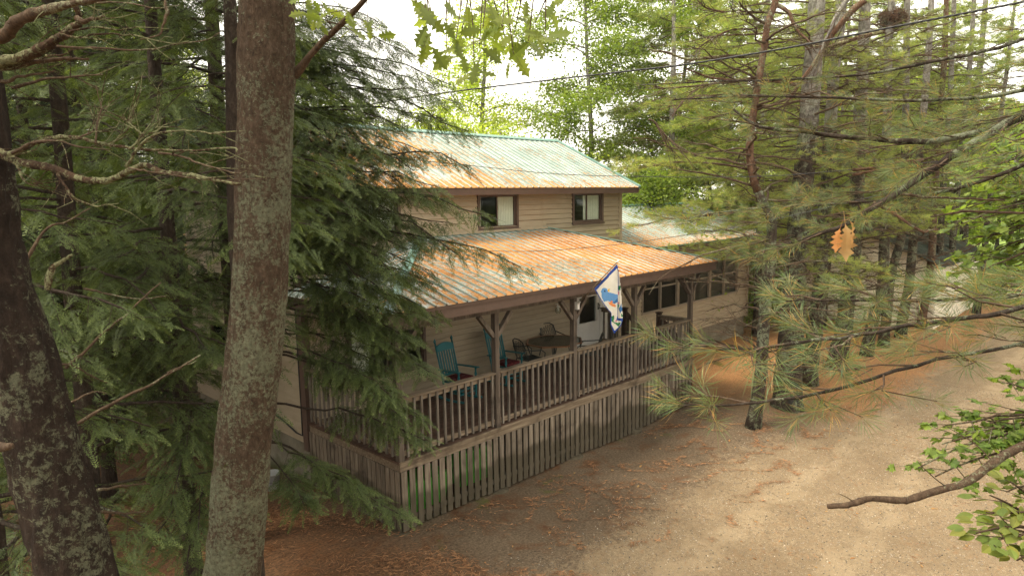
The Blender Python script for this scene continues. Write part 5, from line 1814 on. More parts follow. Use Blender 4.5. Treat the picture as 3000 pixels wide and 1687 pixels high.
# hemlocks filling the left side
LX = {}
_x, _y = G(455, 8.6)
LX[21] = [limb_to((_x, _y, max(.6, Q(a_, b_, c_)[2] + r3.uniform(-.1, .5))), Q(a_, b_, c_), .15, 10, .05, r3) for a_, b_, c_ in
          [(470, 1130, 7.7), (430, 1270, 7.4), (500, 1350, 7.3), (370, 1400, 7.3), (420, 1180, 7.8), (440, 930, 8), (430, 800, 8), (300, 780, 8), (400, 680, 8), (380, 1010, 8), (330, 900, 7.8), (310, 1060, 8.2), (470, 1440, 7.2), (250, 960, 8)]]
for (px_, dh, h, Lm_, zlo, nl, fs, pr, lb, sd) in [
    (400, 8.6, 14, 1.9, 3.6, 34, .32, FR_MID, 'dark green hemlock just left of the big trunk with low boughs near the ground', 21),
    (150, 7.4, 14, 2.0, 1.6, 38, .32, FR_MID, 'hemlock behind the lichen-blotched leaning trunk', 22),
    (-130, 5.6, 11, 1.9, .5, 34, .26, FR_MID, 'hemlock whose yellow-green boughs reach in at the bottom left corner', 23),
    (200, 12.5, 15, 2.2, 2.2, 36, .40, FR_MID, 'tall shaded hemlock left of the house gable', 24),
    (570, 6.9, 12, .95, 5.2, 20, .28, FR_MID, 'slender hemlock directly behind the big oak trunk', 25),
    (60, 13, 16, 3.0, 1.0, 36, .46, FR_FAR, 'shaded hemlock deep in the woods at far left', 26),
    (250, 19, 17, 3.4, 1.0, 36, .55, FR_FAR, 'hemlock deep behind the gable end of the house', 27),
    (-60, 20, 17, 3.6, 1.0, 34, .55, FR_FAR, 'dark hemlock at the left edge behind the others', 28),
    (440, 25, 19, 3.8, 1.5, 36, .6, FR_FAR, 'tall hemlock behind the main roof at its hidden left end', 29),
    (180, 15.5, 17, 3.2, .6, 44, .5, FR_FAR, 'shaded hemlock among the trunks left of the house, its skirts near the ground', 31),
    (-20, 10.5, 15, 2.8, .8, 40, .42, FR_FAR, 'shaded hemlock behind the bare lichened limbs', 32),
    (330, 21, 18, 3.6, .6, 44, .55, FR_FAR, 'hemlock in the dark woods beyond the gable corner', 33),
    (120, 26, 18, 4.2, .5, 44, .65, FR_FAR, 'deepest hemlock visible between the left trunks', 34),
    (-160, 15, 17, 3.2, .8, 40, .5, FR_FAR, 'hemlock half out of view at the far left', 35),
    (640, 26, 17, 3.6, 3, 30, .6, FR_FAR, 'hemlock top seen above the roof just right of the big trunk', 30)]:
    x_, y_ = G(px_, dh)
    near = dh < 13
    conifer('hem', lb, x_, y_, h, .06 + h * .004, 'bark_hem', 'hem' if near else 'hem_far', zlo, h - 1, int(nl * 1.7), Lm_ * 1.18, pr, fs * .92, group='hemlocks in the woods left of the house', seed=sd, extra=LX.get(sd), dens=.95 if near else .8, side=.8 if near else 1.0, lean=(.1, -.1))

# ------------------------------------------------------------------ row of pines along the lane
r5b = np.random.default_rng(55)
row = [  # ground x, y, radius, bark, label, crown reach, traced trunk centre line (photo pixels)
    (8.7, -2.0, .155, ('bark_pine', 'bark_red', 5.4), 'slim crooked lichen-spotted pine nearest the porch, its upper stem red and flaking', 3.4, [(2203, 1258), (2222, 1150), (2232, 1040), (2237, 961), (2243, 885), (2254, 813), (2257, 733), (2261, 650), (2240, 600), (2214, 545), (2199, 480), (2197, 406), (2208, 330), (2223, 232), (2238, 145), (2249, 70), (2272, 5), (2300, -120), (2330, -260)]),
    (10.6, -2.0, .34, 'bark_pine', 'stoutest pine with a dark hollow at its foot beside the lane', 3.6, [(2306, 1195), (2309, 1100), (2316, 1015), (2322, 900), (2336, 714), (2350, 560), (2368, 380), (2387, 97), (2397, -60), (2410, -250)]),
    (12.9, -1.5, .23, 'bark_pine', 'third pine in the lane row, lichen all over its lower trunk', 3.4, [(2368, 1115), (2381, 1018), (2395, 904), (2404, 790), (2408, 714), (2425, 500), (2443, 217), (2458, 97), (2468, -60), (2480, -250)]),
    (15.2, -1.5, .27, 'bark_pine', 'pine in the row standing before the left edge of the pale cabin', 3.4, [(2452, 1065), (2472, 961), (2484, 866), (2495, 790), (2508, 600), (2522, 300), (2531, 100), (2538, -60), (2545, -220)]),
    (17.7, -1.6, .19, 'bark_pine', 'forked grey pine holding a twiggy nest high up', 3.2, [(2540, 1020), (2560, 930), (2581, 866), (2588, 790), (2594, 600), (2600, 300), (2603, 120), (2612, 20), (2620, -200)]),
    (19.6, -1.7, .17, 'bark_pine', 'dark pine close behind the nest tree, before the middle of the pale cabin', 3.0, [(2590, 985), (2600, 900), (2612, 800), (2640, 690), (2650, 500), (2655, 200), (2660, -180)]),
    (21.6, -1.9, .18, 'bark_pine', 'pine in front of the right corner of the pale cabin', 3.2, [(2640, 960), (2658, 860), (2668, 790), (2690, 500), (2712, 250), (2724, 100), (2735, -150)]),
    (24.0, -1.8, .16, 'bark_red', 'reddish flaky-barked pine right of the pale cabin corner', 3.0, [(2700, 940), (2722, 820), (2732, 700), (2745, 450), (2768, 150), (2775, -150)]),
    (26.5, -2.2, .15, 'bark_pine', 'thin pine just past the reddish one in the row', 3.0, [(2738, 925), (2752, 800), (2760, 600), (2785, 250), (2800, -120)]),
    (29.0, -2.4, .16, 'bark_pine', 'far pine of the lane row before the sunny grass', 3.2, [(2770, 915), (2784, 800), (2800, 600), (2840, 200), (2860, -120)]),
    (33.5, -2.6, .2, 'bark_pine', 'last broad dark trunk visible down the lane beside the grass', 3.2, [(2808, 900), (2820, 760), (2835, 560), (2875, 150), (2895, -100)])]
for i, (x_, y_, r_, bk, lb, Lm_, tr_) in enumerate(row):
    dh = float((np.array([x_, y_, 0]) - CAM).dot(HEAD))
    c = poly_smooth(np.array([PV(a_, b_, dh) for a_, b_ in tr_]), 34)
    c[0, 2] = float(gz(x_, y_)) - .15
    hh_ = c[:, 2]
    rd = r_ * (1 - .52 * np.clip(hh_ / max(hh_), 0, 1) ** .8) * (1 + .35 * np.exp(-np.clip(hh_, 0, 20) / .35)) * (1 + r5b.uniform(-.05, .05, 34))
    if i == 0: rd[14:] *= .8
    gx_, gy_ = float(c[0, 0]), float(c[0, 1])
    row_t = conifer('pine', lb, gx_, gy_, 15, r_, bk, 'pine_far', 3.6 + .1 * i, float(max(hh_)) - .3, 30 if i < 5 else 24, Lm_ * 1.1, TU_MID if i < 5 else TU_FAR, .125 if i < 5 else .18, group='pines in a row along the lane', az_rng=(R(-30), R(165)), seed=60 + i, dens=1.05 if i < 5 else .95, rise=.22, droop=.28, bare=.05, trunk=(c, rd), start=.25, side=1.3, dead=60 if i < 5 else 26)
    if i == 0: slim = row_t; slim_dh = dh
    if i == 1:
        m_ = MB(); tc_ = -HEAD * (r_ * 1.12)
        sx_ = np.cross(HEAD, [0, 0, 1.0])
        ring = [tc_ + sx_ * (.15 * math.sin(a_)) + np.array([0, 0, .42 - .34 * math.cos(a_)]) for a_ in np.linspace(0, 6.283, 15)[:-1]]
        back = [p_ + HEAD * .16 for p_ in ring]
        m_.add([tc_ + HEAD * .01 + np.array([0, 0, .42])] + ring + back, [(0, 1 + k, 1 + (k + 1) % 14) for k in range(14)] + [(1 + k, 15 + k, 15 + (k + 1) % 14, 1 + (k + 1) % 14) for k in range(14)])
        m_.build('hollow', 'rubber', row_t)  # black face proud of the bark, standing in for shade inside the hollow
# thinner trunks standing behind the row
for i, (px_, dh, r_, lb) in enumerate([(2085, 27, .10, 'thin dark pine seen between the stoutest pine and the third one'), (2175, 30, .11, 'thin pine against the left part of the pale cabin'), (2325, 34, .13, 'slim pine just right of the cabin corner, second rank'), (2420, 37, .13, 'slim dark pine left of the sunny grass'), (2480, 30, .14, 'grey pine close to the right edge across the lane'), (2545, 36, .13, 'rightmost slim pine against the bright grass')]):
    x_, y_ = G(px_, dh)
    conifer('pine', lb, x_, y_, 16, r_, 'bark_pine', 'pine_far', 4.2, 15, 22, 3.2, TU_FAR, .2, group='slim pines behind the row', seed=140 + i, dens=1.1, rise=.2, droop=.25, start=.25, side=1.2, dead=8, lean=(.3, -.3))
# second rank behind the annex
for i, (px_, dh, lb) in enumerate([(2150, 40, 'feathery pine filling the gap between the row trunks'), (1920, 26, 'feathery pine just behind the annex right end'), (1690, 30, 'pine standing behind the annex roof'), (1830, 33, 'feathery yellow-green pine behind the far end of the annex'), (2010, 37, 'pine far behind the stoutest trunk')]):
    x_, y_ = G(px_, dh)
    conifer('pine', lb, x_, y_, 16, .2, 'bark_pine', 'pine_far', 3.0, 15, 40, 4.6, TU_FAR, .24, group='pines behind the annex', seed=90 + i, dens=1.1, rise=.2, droop=.25, start=.3, side=1.4, dead=6)
# nest
q_ = Q(2245, 48, 21.3)
nt_ = thing('nest', 'round twiggy nest high in the forked grey pine', 'nest', tuple(q_))
r4 = np.random.default_rng(44)
th = r4.uniform(0, 6.28, 700); ph = r4.uniform(-1.2, 1.2, 700)
c_ = np.stack([np.cos(th) * np.cos(ph) * .42, np.sin(th) * np.cos(ph) * .42, np.sin(ph) * .28], 1) * r4.uniform(.7, 1.05, (700, 1))
d_ = unit(np.cross(c_, r4.normal(size=(700, 3)))) + r4.normal(0, .3, (700, 3))
pr_ = prisms(c_ - d_ * .14, c_ + d_ * .14, .007, .005)
np_mesh('twigs', pr_[0], pr_[1], 'bark_red', nt_, tint=pr_[2])
m_ = MB(); m_.lathe((0, 0, 0), [(0, -.22), (.25, -.17), (.33, 0), (.25, .12), (.0, .16)], 12); m_.build('cup', 'dark_wood', nt_, smooth=True)

# ------------------------------------------------------------------ near white pine whose boughs sweep in from the right edge
r5 = np.random.default_rng(15); RNG = r5
TP = PV(3420, 843, 3.3)
npn = thing('pine_tree', 'white pine just outside the right edge whose long needled boughs sweep across the view', 'tree', (float(TP[0]), float(TP[1]), float(gz(TP[0], TP[1]))))
nloc = np.array(npn.location)
z_ = np.linspace(-.15, 12, 24)
trunk_mesh(np.stack([np.zeros(24), np.zeros(24), z_], 1), .2 * (1 - .7 * z_ / 12) + .02, 'bark_pine', npn, n=20)
BG = [([(3420, 180, 3.3), (3000, 339, 3.3), (2858, 394, 3.35), (2696, 418, 3.4), (2522, 406, 3.45), (2348, 386, 3.5), (2232, 371, 3.55), (2150, 320, 3.6)], .022, .075, 1.2, .55),
      ([(3420, 200, 3.3), (3000, 342, 3.2), (2812, 447, 3.2), (2696, 522, 3.2), (2580, 603, 3.2), (2493, 655, 3.2), (2380, 700, 3.25), (2180, 760, 3.3)], .024, .075, 1.3, .55),
      ([(3420, 780, 3.3), (3000, 893, 2.2), (2818, 928, 2.1), (2584, 966, 2.05), (2409, 989, 2.0), (2234, 1012, 2.0), (2100, 1010, 1.95)], .0095, .085, 1.45, .40),
      ([(3420, 900, 3.3), (3000, 1000, 2.5), (2700, 1060, 2.3), (2409, 1132, 2.15), (2250, 1155, 2.1), (2088, 1167, 2.1), (1990, 1160, 2.1)], .008, .085, 1.25, .36),
      ([(3420, 700, 3.3), (3000, 860, 2.6), (2800, 885, 2.5), (2550, 895, 2.4), (2300, 905, 2.4)], .009, .085, 1.1, .40),
      ([(3420, 100, 3.3), (3000, 270, 3.9), (2700, 300, 4.0), (2400, 290, 4.1), (2150, 285, 4.2), (1960, 300, 4.3)], .014, .075, .9, .55),
      ([(3420, 300, 3.3), (3000, 480, 3.8), (2750, 560, 4.0), (2480, 590, 4.1), (2250, 600, 4.3), (2000, 640, 4.4)], .014, .075, 1.1, .6),
      ([(3420, -60, 3.3), (3000, 120, 4.2), (2700, 190, 4.4), (2400, 230, 4.5), (2100, 240, 4.6), (1880, 250, 4.8)], .014, .075, .35, .5)]
Fp, Tp = [], []
for cp, r0, ts, dn, sl in BG:
    c = poly_smooth(np.array([P(*q) for q in cp]), 30)
    c = c + np.cumsum(r5.normal(0, .003, c.shape), 0)
    m_ = MB(); m_.tube(c - nloc, [r0 * (1 - .75 * k / 30) for k in range(30)], 9, jit=.08)
    m_.build('bough', 'bark_pine', npn, smooth=True)
    f_, w_ = pine_limb(c, TU_NEAR, ts, dn, .12, sl, r5, .0, .05, tert=9)
    Fp.append(f_); Tp.append(w_)
add_part('needles', join(Fp), 'pine', npn)
add_part('twigs', join(Tp), 'bark_twig', npn)
# long bare sticks among the needles and the thick dead limb low at the right
for cp, r0, mt in [([(3420, 1180, 3.3), (3120, 1262, 3.0), (3000, 1302, 2.95), (2906, 1354, 2.9), (2830, 1413, 2.9), (2742, 1436, 2.9), (2660, 1466, 2.9), (2643, 1470, 2.9), (2555, 1465, 2.9), (2500, 1478, 2.9), (2468, 1488, 2.9), (2424, 1491, 2.9)], .020, 'bark_twig'),
                   ([(2558, 595, 3.3), (2620, 630, 3.3), (2690, 678, 3.25), (2715, 680, 3.25), (2750, 681, 3.25)], .008, 'bark_red'),
                   ([(2640, 570, 3.4), (2720, 575, 3.4), (2820, 582, 3.4), (2950, 588, 3.4)], .007, 'bark_twig'),
                   ([(2500, 497, 3.6), (2570, 484, 3.6), (2630, 467, 3.6), (2715, 458, 3.6)], .009, 'bark_red'), ([(2500, 512, 3.6), (2560, 500, 3.6), (2620, 493, 3.6)], .007, 'bark_red'),
                   ([(3300, 640, 3.4), (2900, 622, 3.5), (2780, 625, 3.6), (2730, 632, 3.6)], .008, 'bark_twig')]:
    c = poly_smooth(np.array([P(*q) for q in cp]), 34)
    c = c + np.cumsum(r5.normal(0, .0016, c.shape), 0)
    m_ = MB(); m_.tube(c - nloc, [r0 * (1 - .45 * k / 34) * (1 + r5.uniform(-.1, .1)) for k in range(34)], 10, jit=.08)
    if r0 > .015:
        for k_, dx_, dy_, l_ in ((9, -.25, .35, .20), (14, -.5, .35, .18), (5, -.4, -.5, .25), (27, -.4, .3, .07)):
            v_ = unit(M @ np.array([dx_, dy_, r5.uniform(-.4, .4)]))
            q1 = c[k_] + v_ * l_ * .5; q2 = q1 + unit(v_ + M @ np.array([-.45, .0, 0]) + r5.normal(0, .2, 3)) * l_ * .6
            m_.tube(poly_smooth(np.array([c[k_], q1, q2]), 8) - nloc, [.0032 - .0003 * z_2 for z_2 in range(8)], 5)
        for k_ in (12, 19, 26): m_.lathe(c[k_] - nloc + np.array([0, 0, -.012]), [(0, 0), (.016, .008), (.018, .016), (.010, .026), (0, .03)], 8)
    tag(m_.build('dead_limb', mt, npn, smooth=True), 'bare broken dead limb' if r0 > .015 else None)
# reddish bare boughs crossing at the upper right, on a pine of their own
r6 = np.random.default_rng(16); RNG = r6
bt = slim
bl = np.array(bt.location)


def c5(pts_, d0, d1=None, s=.276, ox=1900, oy=0):
    return crop1(pts_, d0, d1, ox, oy, s)


BD = [
      ([(1240, 250), (1150, 210), (1080, 150), (1000, 80), (960, 20)], 13.2, 12.4, .035, 'bark_twig'),
      ([(1330, 50), (1420, 85), (1500, 150), (1530, 240), (1600, 350), (1680, 420), (1740, 500)], 13.2, 12.6, .05, 'bark_red'),
      ([(2300, 0), (2160, 120), (2020, 280), (1930, 400), (1830, 560), (1740, 700), (1640, 830), (1560, 960), (1460, 1100)], 10.5, 11.5, .06, 'bark_red'),
      ([(2170, -60), (2080, 40), (1980, 200), (1930, 330), (1880, 420), (1830, 560)], 10.8, 10.9, .05, 'bark_pine'),
      ([(1180, 590), (1000, 600), (800, 600), (600, 620), (400, 630), (200, 560), (60, 540), (0, 520)], 13.2, 12, .045, 'bark_lichen'),
      ([(1560, 900), (1400, 870), (1150, 850), (980, 850), (850, 850), (640, 820), (500, 770), (400, 735)], 13.2, 12.2, .04, 'bark_red'),
      ([(860, 870), (700, 890), (500, 915), (300, 930), (120, 940), (40, 910)], 12.6, 12.0, .025, 'bark_twig'),
      ([(2500, 330), (2174, 420), (2000, 470), (1900, 500), (1750, 490)], 12.0, 12.4, .05, 'bark_lichen'),
      ([(850, 330), (700, 390), (620, 400), (540, 370), (500, 300)], 12.8, 12.0, .02, 'bark_red'), ([(1150, 350), (1100, 320), (1000, 310), (850, 330), (640, 430), (480, 560)], 13.2, 12.6, .02, 'bark_twig'),
      ([(800, 130), (700, 110), (600, 80), (540, 30), (500, -20)], 12.6, 12.3, .022, 'bark_red'), ([(1300, 140), (1100, 130), (950, 120), (800, 130)], 13.1, 12.6, .022, 'bark_twig'),
      ([(0, 1265), (60, 1290), (100, 1340), (200, 1455), (300, 1540)], 10.5, 10.5, .018, 'bark_twig'), ([(250, 1240), (340, 1100), (430, 1040), (580, 1000)], 11, 11.5, .012, 'bark_twig')]
tp = []
for cp, d0, d1, r0, mt in BD:
    r0 *= 1.05
    c = poly_smooth(c5(cp, d0 + slim_dh - 13.2, d1 + slim_dh - 13.2), max(14, 3 * len(cp)))
    n = len(c)
    if r0 > .1: c = c[c[:, 2] > -.1]; n = len(c)
    m_ = MB(); m_.tube(c - bl, [r0 * ((.45 + .55 * k / n) if r0 > .1 else (1 - .7 * k / n)) * (1 + r6.uniform(-.07, .07)) for k in range(n)], 9, jit=.08)
    m_.build('trunk' if r0 > .1 else 'branch', mt, bt, smooth=True)
    if r0 < .1:
        q, dd = along(c, r6.uniform(.1, .98, 16))
        for s_ in range(16):
            L = r6.uniform(.3, 1.1)
            v_ = unit(rot_h(dd[s_][None], np.array([r6.choice([-1, 1]) * r6.uniform(.3, .9)]))[0] + np.array([0, 0, r6.uniform(-.5, .2)]))
            k_ = q[s_] + v_ * L * .5; e_ = k_ + unit(v_ + r6.normal(0, .25, 3)) * L * .5
            tp += [(q[s_], k_, .009, .006), (k_, e_, .006, .002)]
pr_ = prisms([a_[0] for a_ in tp], [a_[1] for a_ in tp], [a_[2] for a_ in tp], [a_[3] for a_ in tp], 4)
np_mesh('twigs', pr_[0] - bl, pr_[1], 'bark_twig', bt, tint=pr_[2])

# the dry oak leaves caught on the pine bough
lf = thing('dry_leaf', 'withered orange-brown oak leaf caught hanging on the pine bough', 'leaf', tuple(P(2470, 640, 3.05)))
ll = np.array(lf.location)
for (a_, b_, up3, wd_, tn_) in (((2476, 655), (2480, 768), (.15, .1, 1.0), .95, .1), ((2486, 640), (2502, 735), (1.0, 0, .35), .9, .3), ((2462, 668), (2446, 742), (-1.0, .1, .5), .9, .95)):
    p_, q_ = P(*a_, 3.05), P(*b_, 3.02)
    fr = frames((q_ - p_)[None], (M @ np.array(up3))[None])
    lv = LEAF['oak'][0].copy(); lv[:, 1] *= wd_; lv[:, 2] = .22 * np.abs(lv[:, 1]) + .05 * np.sin(lv[:, 0] * 6)
    pl = place((lv, LEAF['oak'][1], LEAF['oak'][2]), p_[None] - ll, fr, [np.linalg.norm(q_ - p_)])
    np_mesh('blade', pl[0], pl[1], 'dead_leaf', lf, tint=np.full(len(pl[0]), tn_))

# ------------------------------------------------------------------ maple and shrub at the right edge
r7 = np.random.default_rng(17); RNG = r7


def leafy(name, label, base, stem_r, h, groups, mat, cat='tree', bark='bark_twig'):
    t = thing(name, label, cat, (base[0], base[1], float(gz(base[0], base[1]))))
    lc = np.array(t.location)
    z_ = np.linspace(-.1, h, 12)
    trunk_mesh(np.stack([.04 * np.sin(z_), .05 * np.sin(z_ * .7), z_], 1), stem_r * (1 - .8 * z_ / h) + .004, bark, t, n=10, name='trunk' if cat == 'tree' else 'stem')
    Fp, Tp, Pp, Rr = [], [], [], []
    for (tip, z0, kind, sz, dn, sl, per) in groups:
        p0 = lc + np.array([.04 * math.sin(z0), .05 * math.sin(z0 * .7), z0])
        c = limb_to(p0, tip, .12, 10, .06, r7)
        f_, w_ = leaf_limb(c, kind, sz, dn, .25, sl, r7, per=per)
        Fp.append(f_); Tp.append(w_); Pp.append(c - lc); Rr.append(.012)
    add_part('leaves', join(Fp), mat, t); add_part('twigs', join(Tp), bark, t); limbs_mesh(Pp, Rr, bark, t, 'branches')
    return t


mb_ = PV(3230, 800, 5.3)
_ga = [(2845, 440, 4.4), (2870, 510, 4.4), (2815, 530, 4.5), (2960, 470, 4.4), (2825, 655, 4.6), (2870, 800, 4.8), (2990, 560, 4.4), (2870, 455, 5.0), (2835, 525, 5.1), (2930, 500, 5.0), (2900, 560, 5.0), (2800, 650, 5.4), (2840, 700, 5.4), (2810, 745, 5.6), (2790, 790, 5.8), (2880, 640, 5.2), (2900, 740, 5.5), (2950, 690, 5.2), (2960, 610, 5.1), (2930, 800, 5.7), (2850, 850, 5.8), (2990, 420, 5.0), (2980, 780, 5.4), (2960, 870, 5.6),
       (2850, 470, 5.3), (2900, 430, 5.2), (2970, 540, 5.2), (2860, 590, 5.4), (2830, 610, 5.5), (2920, 680, 5.6), (2860, 770, 5.8), (2900, 850, 5.9), (2980, 700, 5.6), (2820, 820, 6), (2990, 600, 5.3), (2950, 750, 5.7), (2890, 700, 5.4)]
gA = [(P(x_, y_, d_), float(P(x_, y_, d_)[2]) + r7.uniform(-.1, .5), 'maple', .085, .95, .42, 6) for x_, y_, d_ in _ga]
leafy('maple_tree', 'maple sapling with light green leaves reaching in at the right edge above the lane', (mb_[0], mb_[1]), .05, 8, gA, 'maple')
mb_ = PV(3230, 1200, 4.4)
gB = [(P(x_, y_, d_), float(P(x_, y_, d_)[2]) + r7.uniform(-.5, .1), 'maple', .08, 1.15, .34, 6) for x_, y_, d_ in [(2690, 1370, 4.2), (2740, 1395, 4.2), (2760, 1300, 4.3), (2770, 1245, 4.4), (2830, 1270, 4.3), (2850, 1330, 4.2), (2900, 1280, 4.3), (2935, 1120, 4.5), (2960, 1200, 4.3), (2980, 1300, 4.2), (2900, 1240, 4.4), (2990, 1110, 4.5), (2950, 1440, 4.1)]]
leafy('maple_tree', 'low green maple boughs over the lane beside the broken dead limb', (mb_[0], mb_[1]), .04, 4.2, gB, 'maple')
mb_ = PV(3150, 1600, 3.7)
gC = [(P(x_, y_, d_), float(P(x_, y_, d_)[2]) + r7.uniform(-.5, 0), 'ovate', .08, 1.1, .26, 6) for x_, y_, d_ in [(2860, 1560, 3.6), (2900, 1590, 3.6), (2945, 1540, 3.6), (2980, 1640, 3.5), (2990, 1500, 3.6), (2900, 1450, 3.7), (2960, 1410, 3.8), (2890, 1500, 3.7), (2985, 1570, 3.5)]]
leafy('shrub', 'yellow-green leafy shrub in the bottom right corner', (mb_[0], mb_[1]), .025, 3.4, gC, 'shrub', 'shrub')

# ------------------------------------------------------------------ broadleaf trees behind the house
def broadleaf(label, pxd, dh, h, rc, zlo, mat, seed, nl=None, group='broadleaf trees behind the house', size=.15, dens=1.0, r0=.16):
    global RNG
    r = np.random.default_rng(seed); old = RNG; RNG = r
    x_, y_ = G(pxd, dh)
    t = tag_tree('broadleaf_tree', label, 'tree', x_, y_, group)
    pt, rd = vtrunk(x_, y_, h * .95, r0, (r.uniform(-.5, .5), r.uniform(-.5, .5)), .15, 14)
    lc = np.array(t.location)
    trunk_mesh(pt - lc, rd, 'bark_pine', t, n=10)
    nl = nl or int(26 * dens)
    org, a0, a1, rr_ = [], [], [], []
    for i in range(nl):
        u = (i + r.random()) / nl
        z = zlo + (h - zlo) * u
        L = rc * (math.sin(math.pi * min(1, .18 + .8 * u)) ** .7) * r.uniform(.5, 1.1)
        p0 = np.array([np.interp(z * .93, pt[:, 2], pt[:, k]) for k in range(2)] + [z * .93])
        path = limb_path(p0, r.uniform(0, 6.28), L, .35, .25, r, wob=.2)
        a0 += list(path[:-1]); a1 += list(path[1:]); rr_ += [.03 * (1 - k / 9) + .006 for k in range(8)]
        m = int(6 + L * 4.2)
        q, _ = along(path, r.uniform(.3, 1.0, m))
        q = q + r.normal(0, .28, (m, 3))
        for c_ in q:
            k = r.integers(26, 60)
            s_ = r.uniform(.22, .5)
            org.append(c_ + r.normal(0, 1, (k, 3)) * np.array([s_, s_, s_ * .45]))
    org = np.concatenate(org)
    d = r.normal(size=(len(org), 3)); d[:, 2] = -abs(d[:, 2]) * .6
    upv = r.normal(0, .55, (len(org), 3)) + np.array([0, 0, 1.0])
    pl = place(FARLEAF, org, frames(d, upv), size * r.uniform(.6, 1.25, len(org)))
    np_mesh('crown', pl[0] - lc, pl[1], mat, t, tint=np.repeat(r.random(len(org)), 4))
    pr_ = prisms(np.array(a0) - lc, np.array(a1) - lc, rr_, np.array(rr_) * .8, 4)
    np_mesh('branches', pr_[0], pr_[1], 'bark_pine', t, tint=pr_[2])
    RNG = old
    return t


BT = [('bright yellow-green tree above the left half of the main roof', 1125, 24, 9.3, 2.6, 2, 'leaf_far', .13),
      ('tall thin-crowned tree with a bare upper stem above the main roof', 1190, 31, 17, 2.4, 5, 'leaf_far', .15),
      ('slender sunlit tree above the middle of the ridge', 1265, 27, 8.8, 2.0, 2, 'leaf_far', .13),
      ('low sunlit trees rising behind the right end of the ridge', 1400, 27, 7.2, 2.6, 1.5, 'leaf_far', .13),
      ('tall airy tree with leaves scattered against white sky, behind the ridge end', 1500, 31, 17, 4.2, 4.5, 'leaf_mid', .15),
      ('tall open tree to the right of the airy one', 1680, 34, 18, 4.5, 5, 'leaf_mid', .16),
      ('dense green tree between the main roof and the annex roof', 1640, 26, 7.0, 3.0, 1.0, 'leaf_mid', .14),
      ('rounded green tree rising behind the annex ridge', 1790, 30, 9.0, 3.4, 1.0, 'leaf_mid', .15),
      ('tree with hanging leaves far behind the porch left end', 960, 33, 9.5, 3.2, 2, 'leaf_far', .15),
      ('green tree behind the main roof mostly hidden by hemlock sprays', 800, 30, 13, 3.6, 3, 'leaf_mid', .16),
      ('bushy tree at the far end of the annex by the first pine', 1905, 31, 5.5, 2.4, .3, 'leaf_mid', .12),
      ('light green tree far down behind the pine row', 2060, 42, 12, 4.2, 1.0, 'leaf_far', .2),
      ('pale green tree behind the pale cabin', 2230, 46, 15, 4.5, 2, 'leaf_far', .2),
      ('sunlit tree beyond the pale cabin to its right', 2390, 50, 15, 4.5, 2, 'leaf_far', .22),
      ('glowing yellow-green tree past the end of the lane', 2520, 56, 13, 4.5, 2, 'leaf_far', .24),
      ('small sunlit tree on the far grass at the right edge', 2640, 50, 9, 3.6, 1.5, 'leaf_far', .2),
      ('tree glimpsed through the left woods behind everything', 120, 34, 17, 4.5, 3, 'leaf_far', .2),
      ('broadleaf tree glimpsed behind the gable hemlocks', 380, 38, 17, 4.5, 3, 'leaf_far', .2),
      ('large dark-green tree closing the gap behind the annex end', 1990, 33, 14, 4.2, 1.5, 'leaf_mid', .17)]
for i, (lb, px_, dh, h, rc_, zl, mt, sz) in enumerate(BT):
    broadleaf(lb, px_, dh, h, rc_, zl, mt, 200 + i, size=sz, dens=1.15 if h > 10 else 1.0, nl=int(14 + 1.6 * rc_ * 5))
# ferns and undergrowth at the wood's edge behind the annex
r8 = np.random.default_rng(18)
og = []
for k in range(90):
    px_ = r8.uniform(1870, 2150); dh = r8.uniform(27, 36)
    x_, y_ = G(px_, dh)
    n_l = 60
    og.append(np.array([x_, y_, float(gz(x_, y_))]) + r8.normal(0, 1, (n_l, 3)) * np.array([.45, .45, .0]) + np.array([0, 0, 1]) * r8.uniform(0, .9, (n_l, 1)) * r8.uniform(.3, 1))
for k in range(120):
    px_ = r8.uniform(-100, 480); dh = r8.uniform(16, 30)
    x_, y_ = G(px_, dh)
    if x_ > -1 and y_ > 2: continue
    og.append(np.array([x_, y_, float(gz(x_, y_))]) + r8.normal(0, 1, (50, 3)) * np.array([.45, .45, .0]) + np.array([0, 0, 1]) * r8.uniform(0, .8, (50, 1)))
og = np.concatenate(og)
d = r8.normal(size=(len(og), 3)); d[:, 2] *= .3
pl = place(FARLEAF, og, frames(d, r8.normal(0, .5, (len(og), 3)) + np.array([0, 0, 1.0])), .16 * r8.uniform(.6, 1.2, len(og)))
tag(np_mesh('undergrowth', pl[0], pl[1], 'leaf_mid', tint=np.repeat(r8.random(len(og)), 4)), 'low leafy undergrowth along the edge of the woods', 'undergrowth', kind='stuff')

# ------------------------------------------------------------------ pale cabin beyond the pines
cab = thing('cabin', 'pale clapboard cabin with a green metal roof beyond the row of pines', 'cabin', (24.3, 1.0, 0.05))
cl = np.array([24.3, 1.0, 0.05])
m_ = MB()
siding(m_, (0, -3.3, 0), (0, 1, 0), (-1, 0, 0), lambda z: [(0, 5.8)] if z < 2.6 else [(max(0, 2.9 - (4.0 - z) / .48), min(5.8, 2.9 + (4.0 - z) / .48))], 0, 3.95, .13)
siding(m_, (0, -3.3, 0), (1, 0, 0), (0, -1, 0), lambda z: [(0, 8)], 0, 2.6, .13)
siding(m_, (0, 2.5, 0), (1, 0, 0), (0, 1, 0), lambda z: [(0, 8)], 0, 2.6, .13)
siding(m_, (8, -3.3, 0), (0, 1, 0), (1, 0, 0), lambda z: [(0, 5.8)], 0, 2.6, .13)
m_.build('wall', 'siding_pale', cab)
CABR = mat_plain('dull_green_cabin_roof', (0.085, 0.10, 0.08), 0.9, 0.15, 0.5, 2.5)
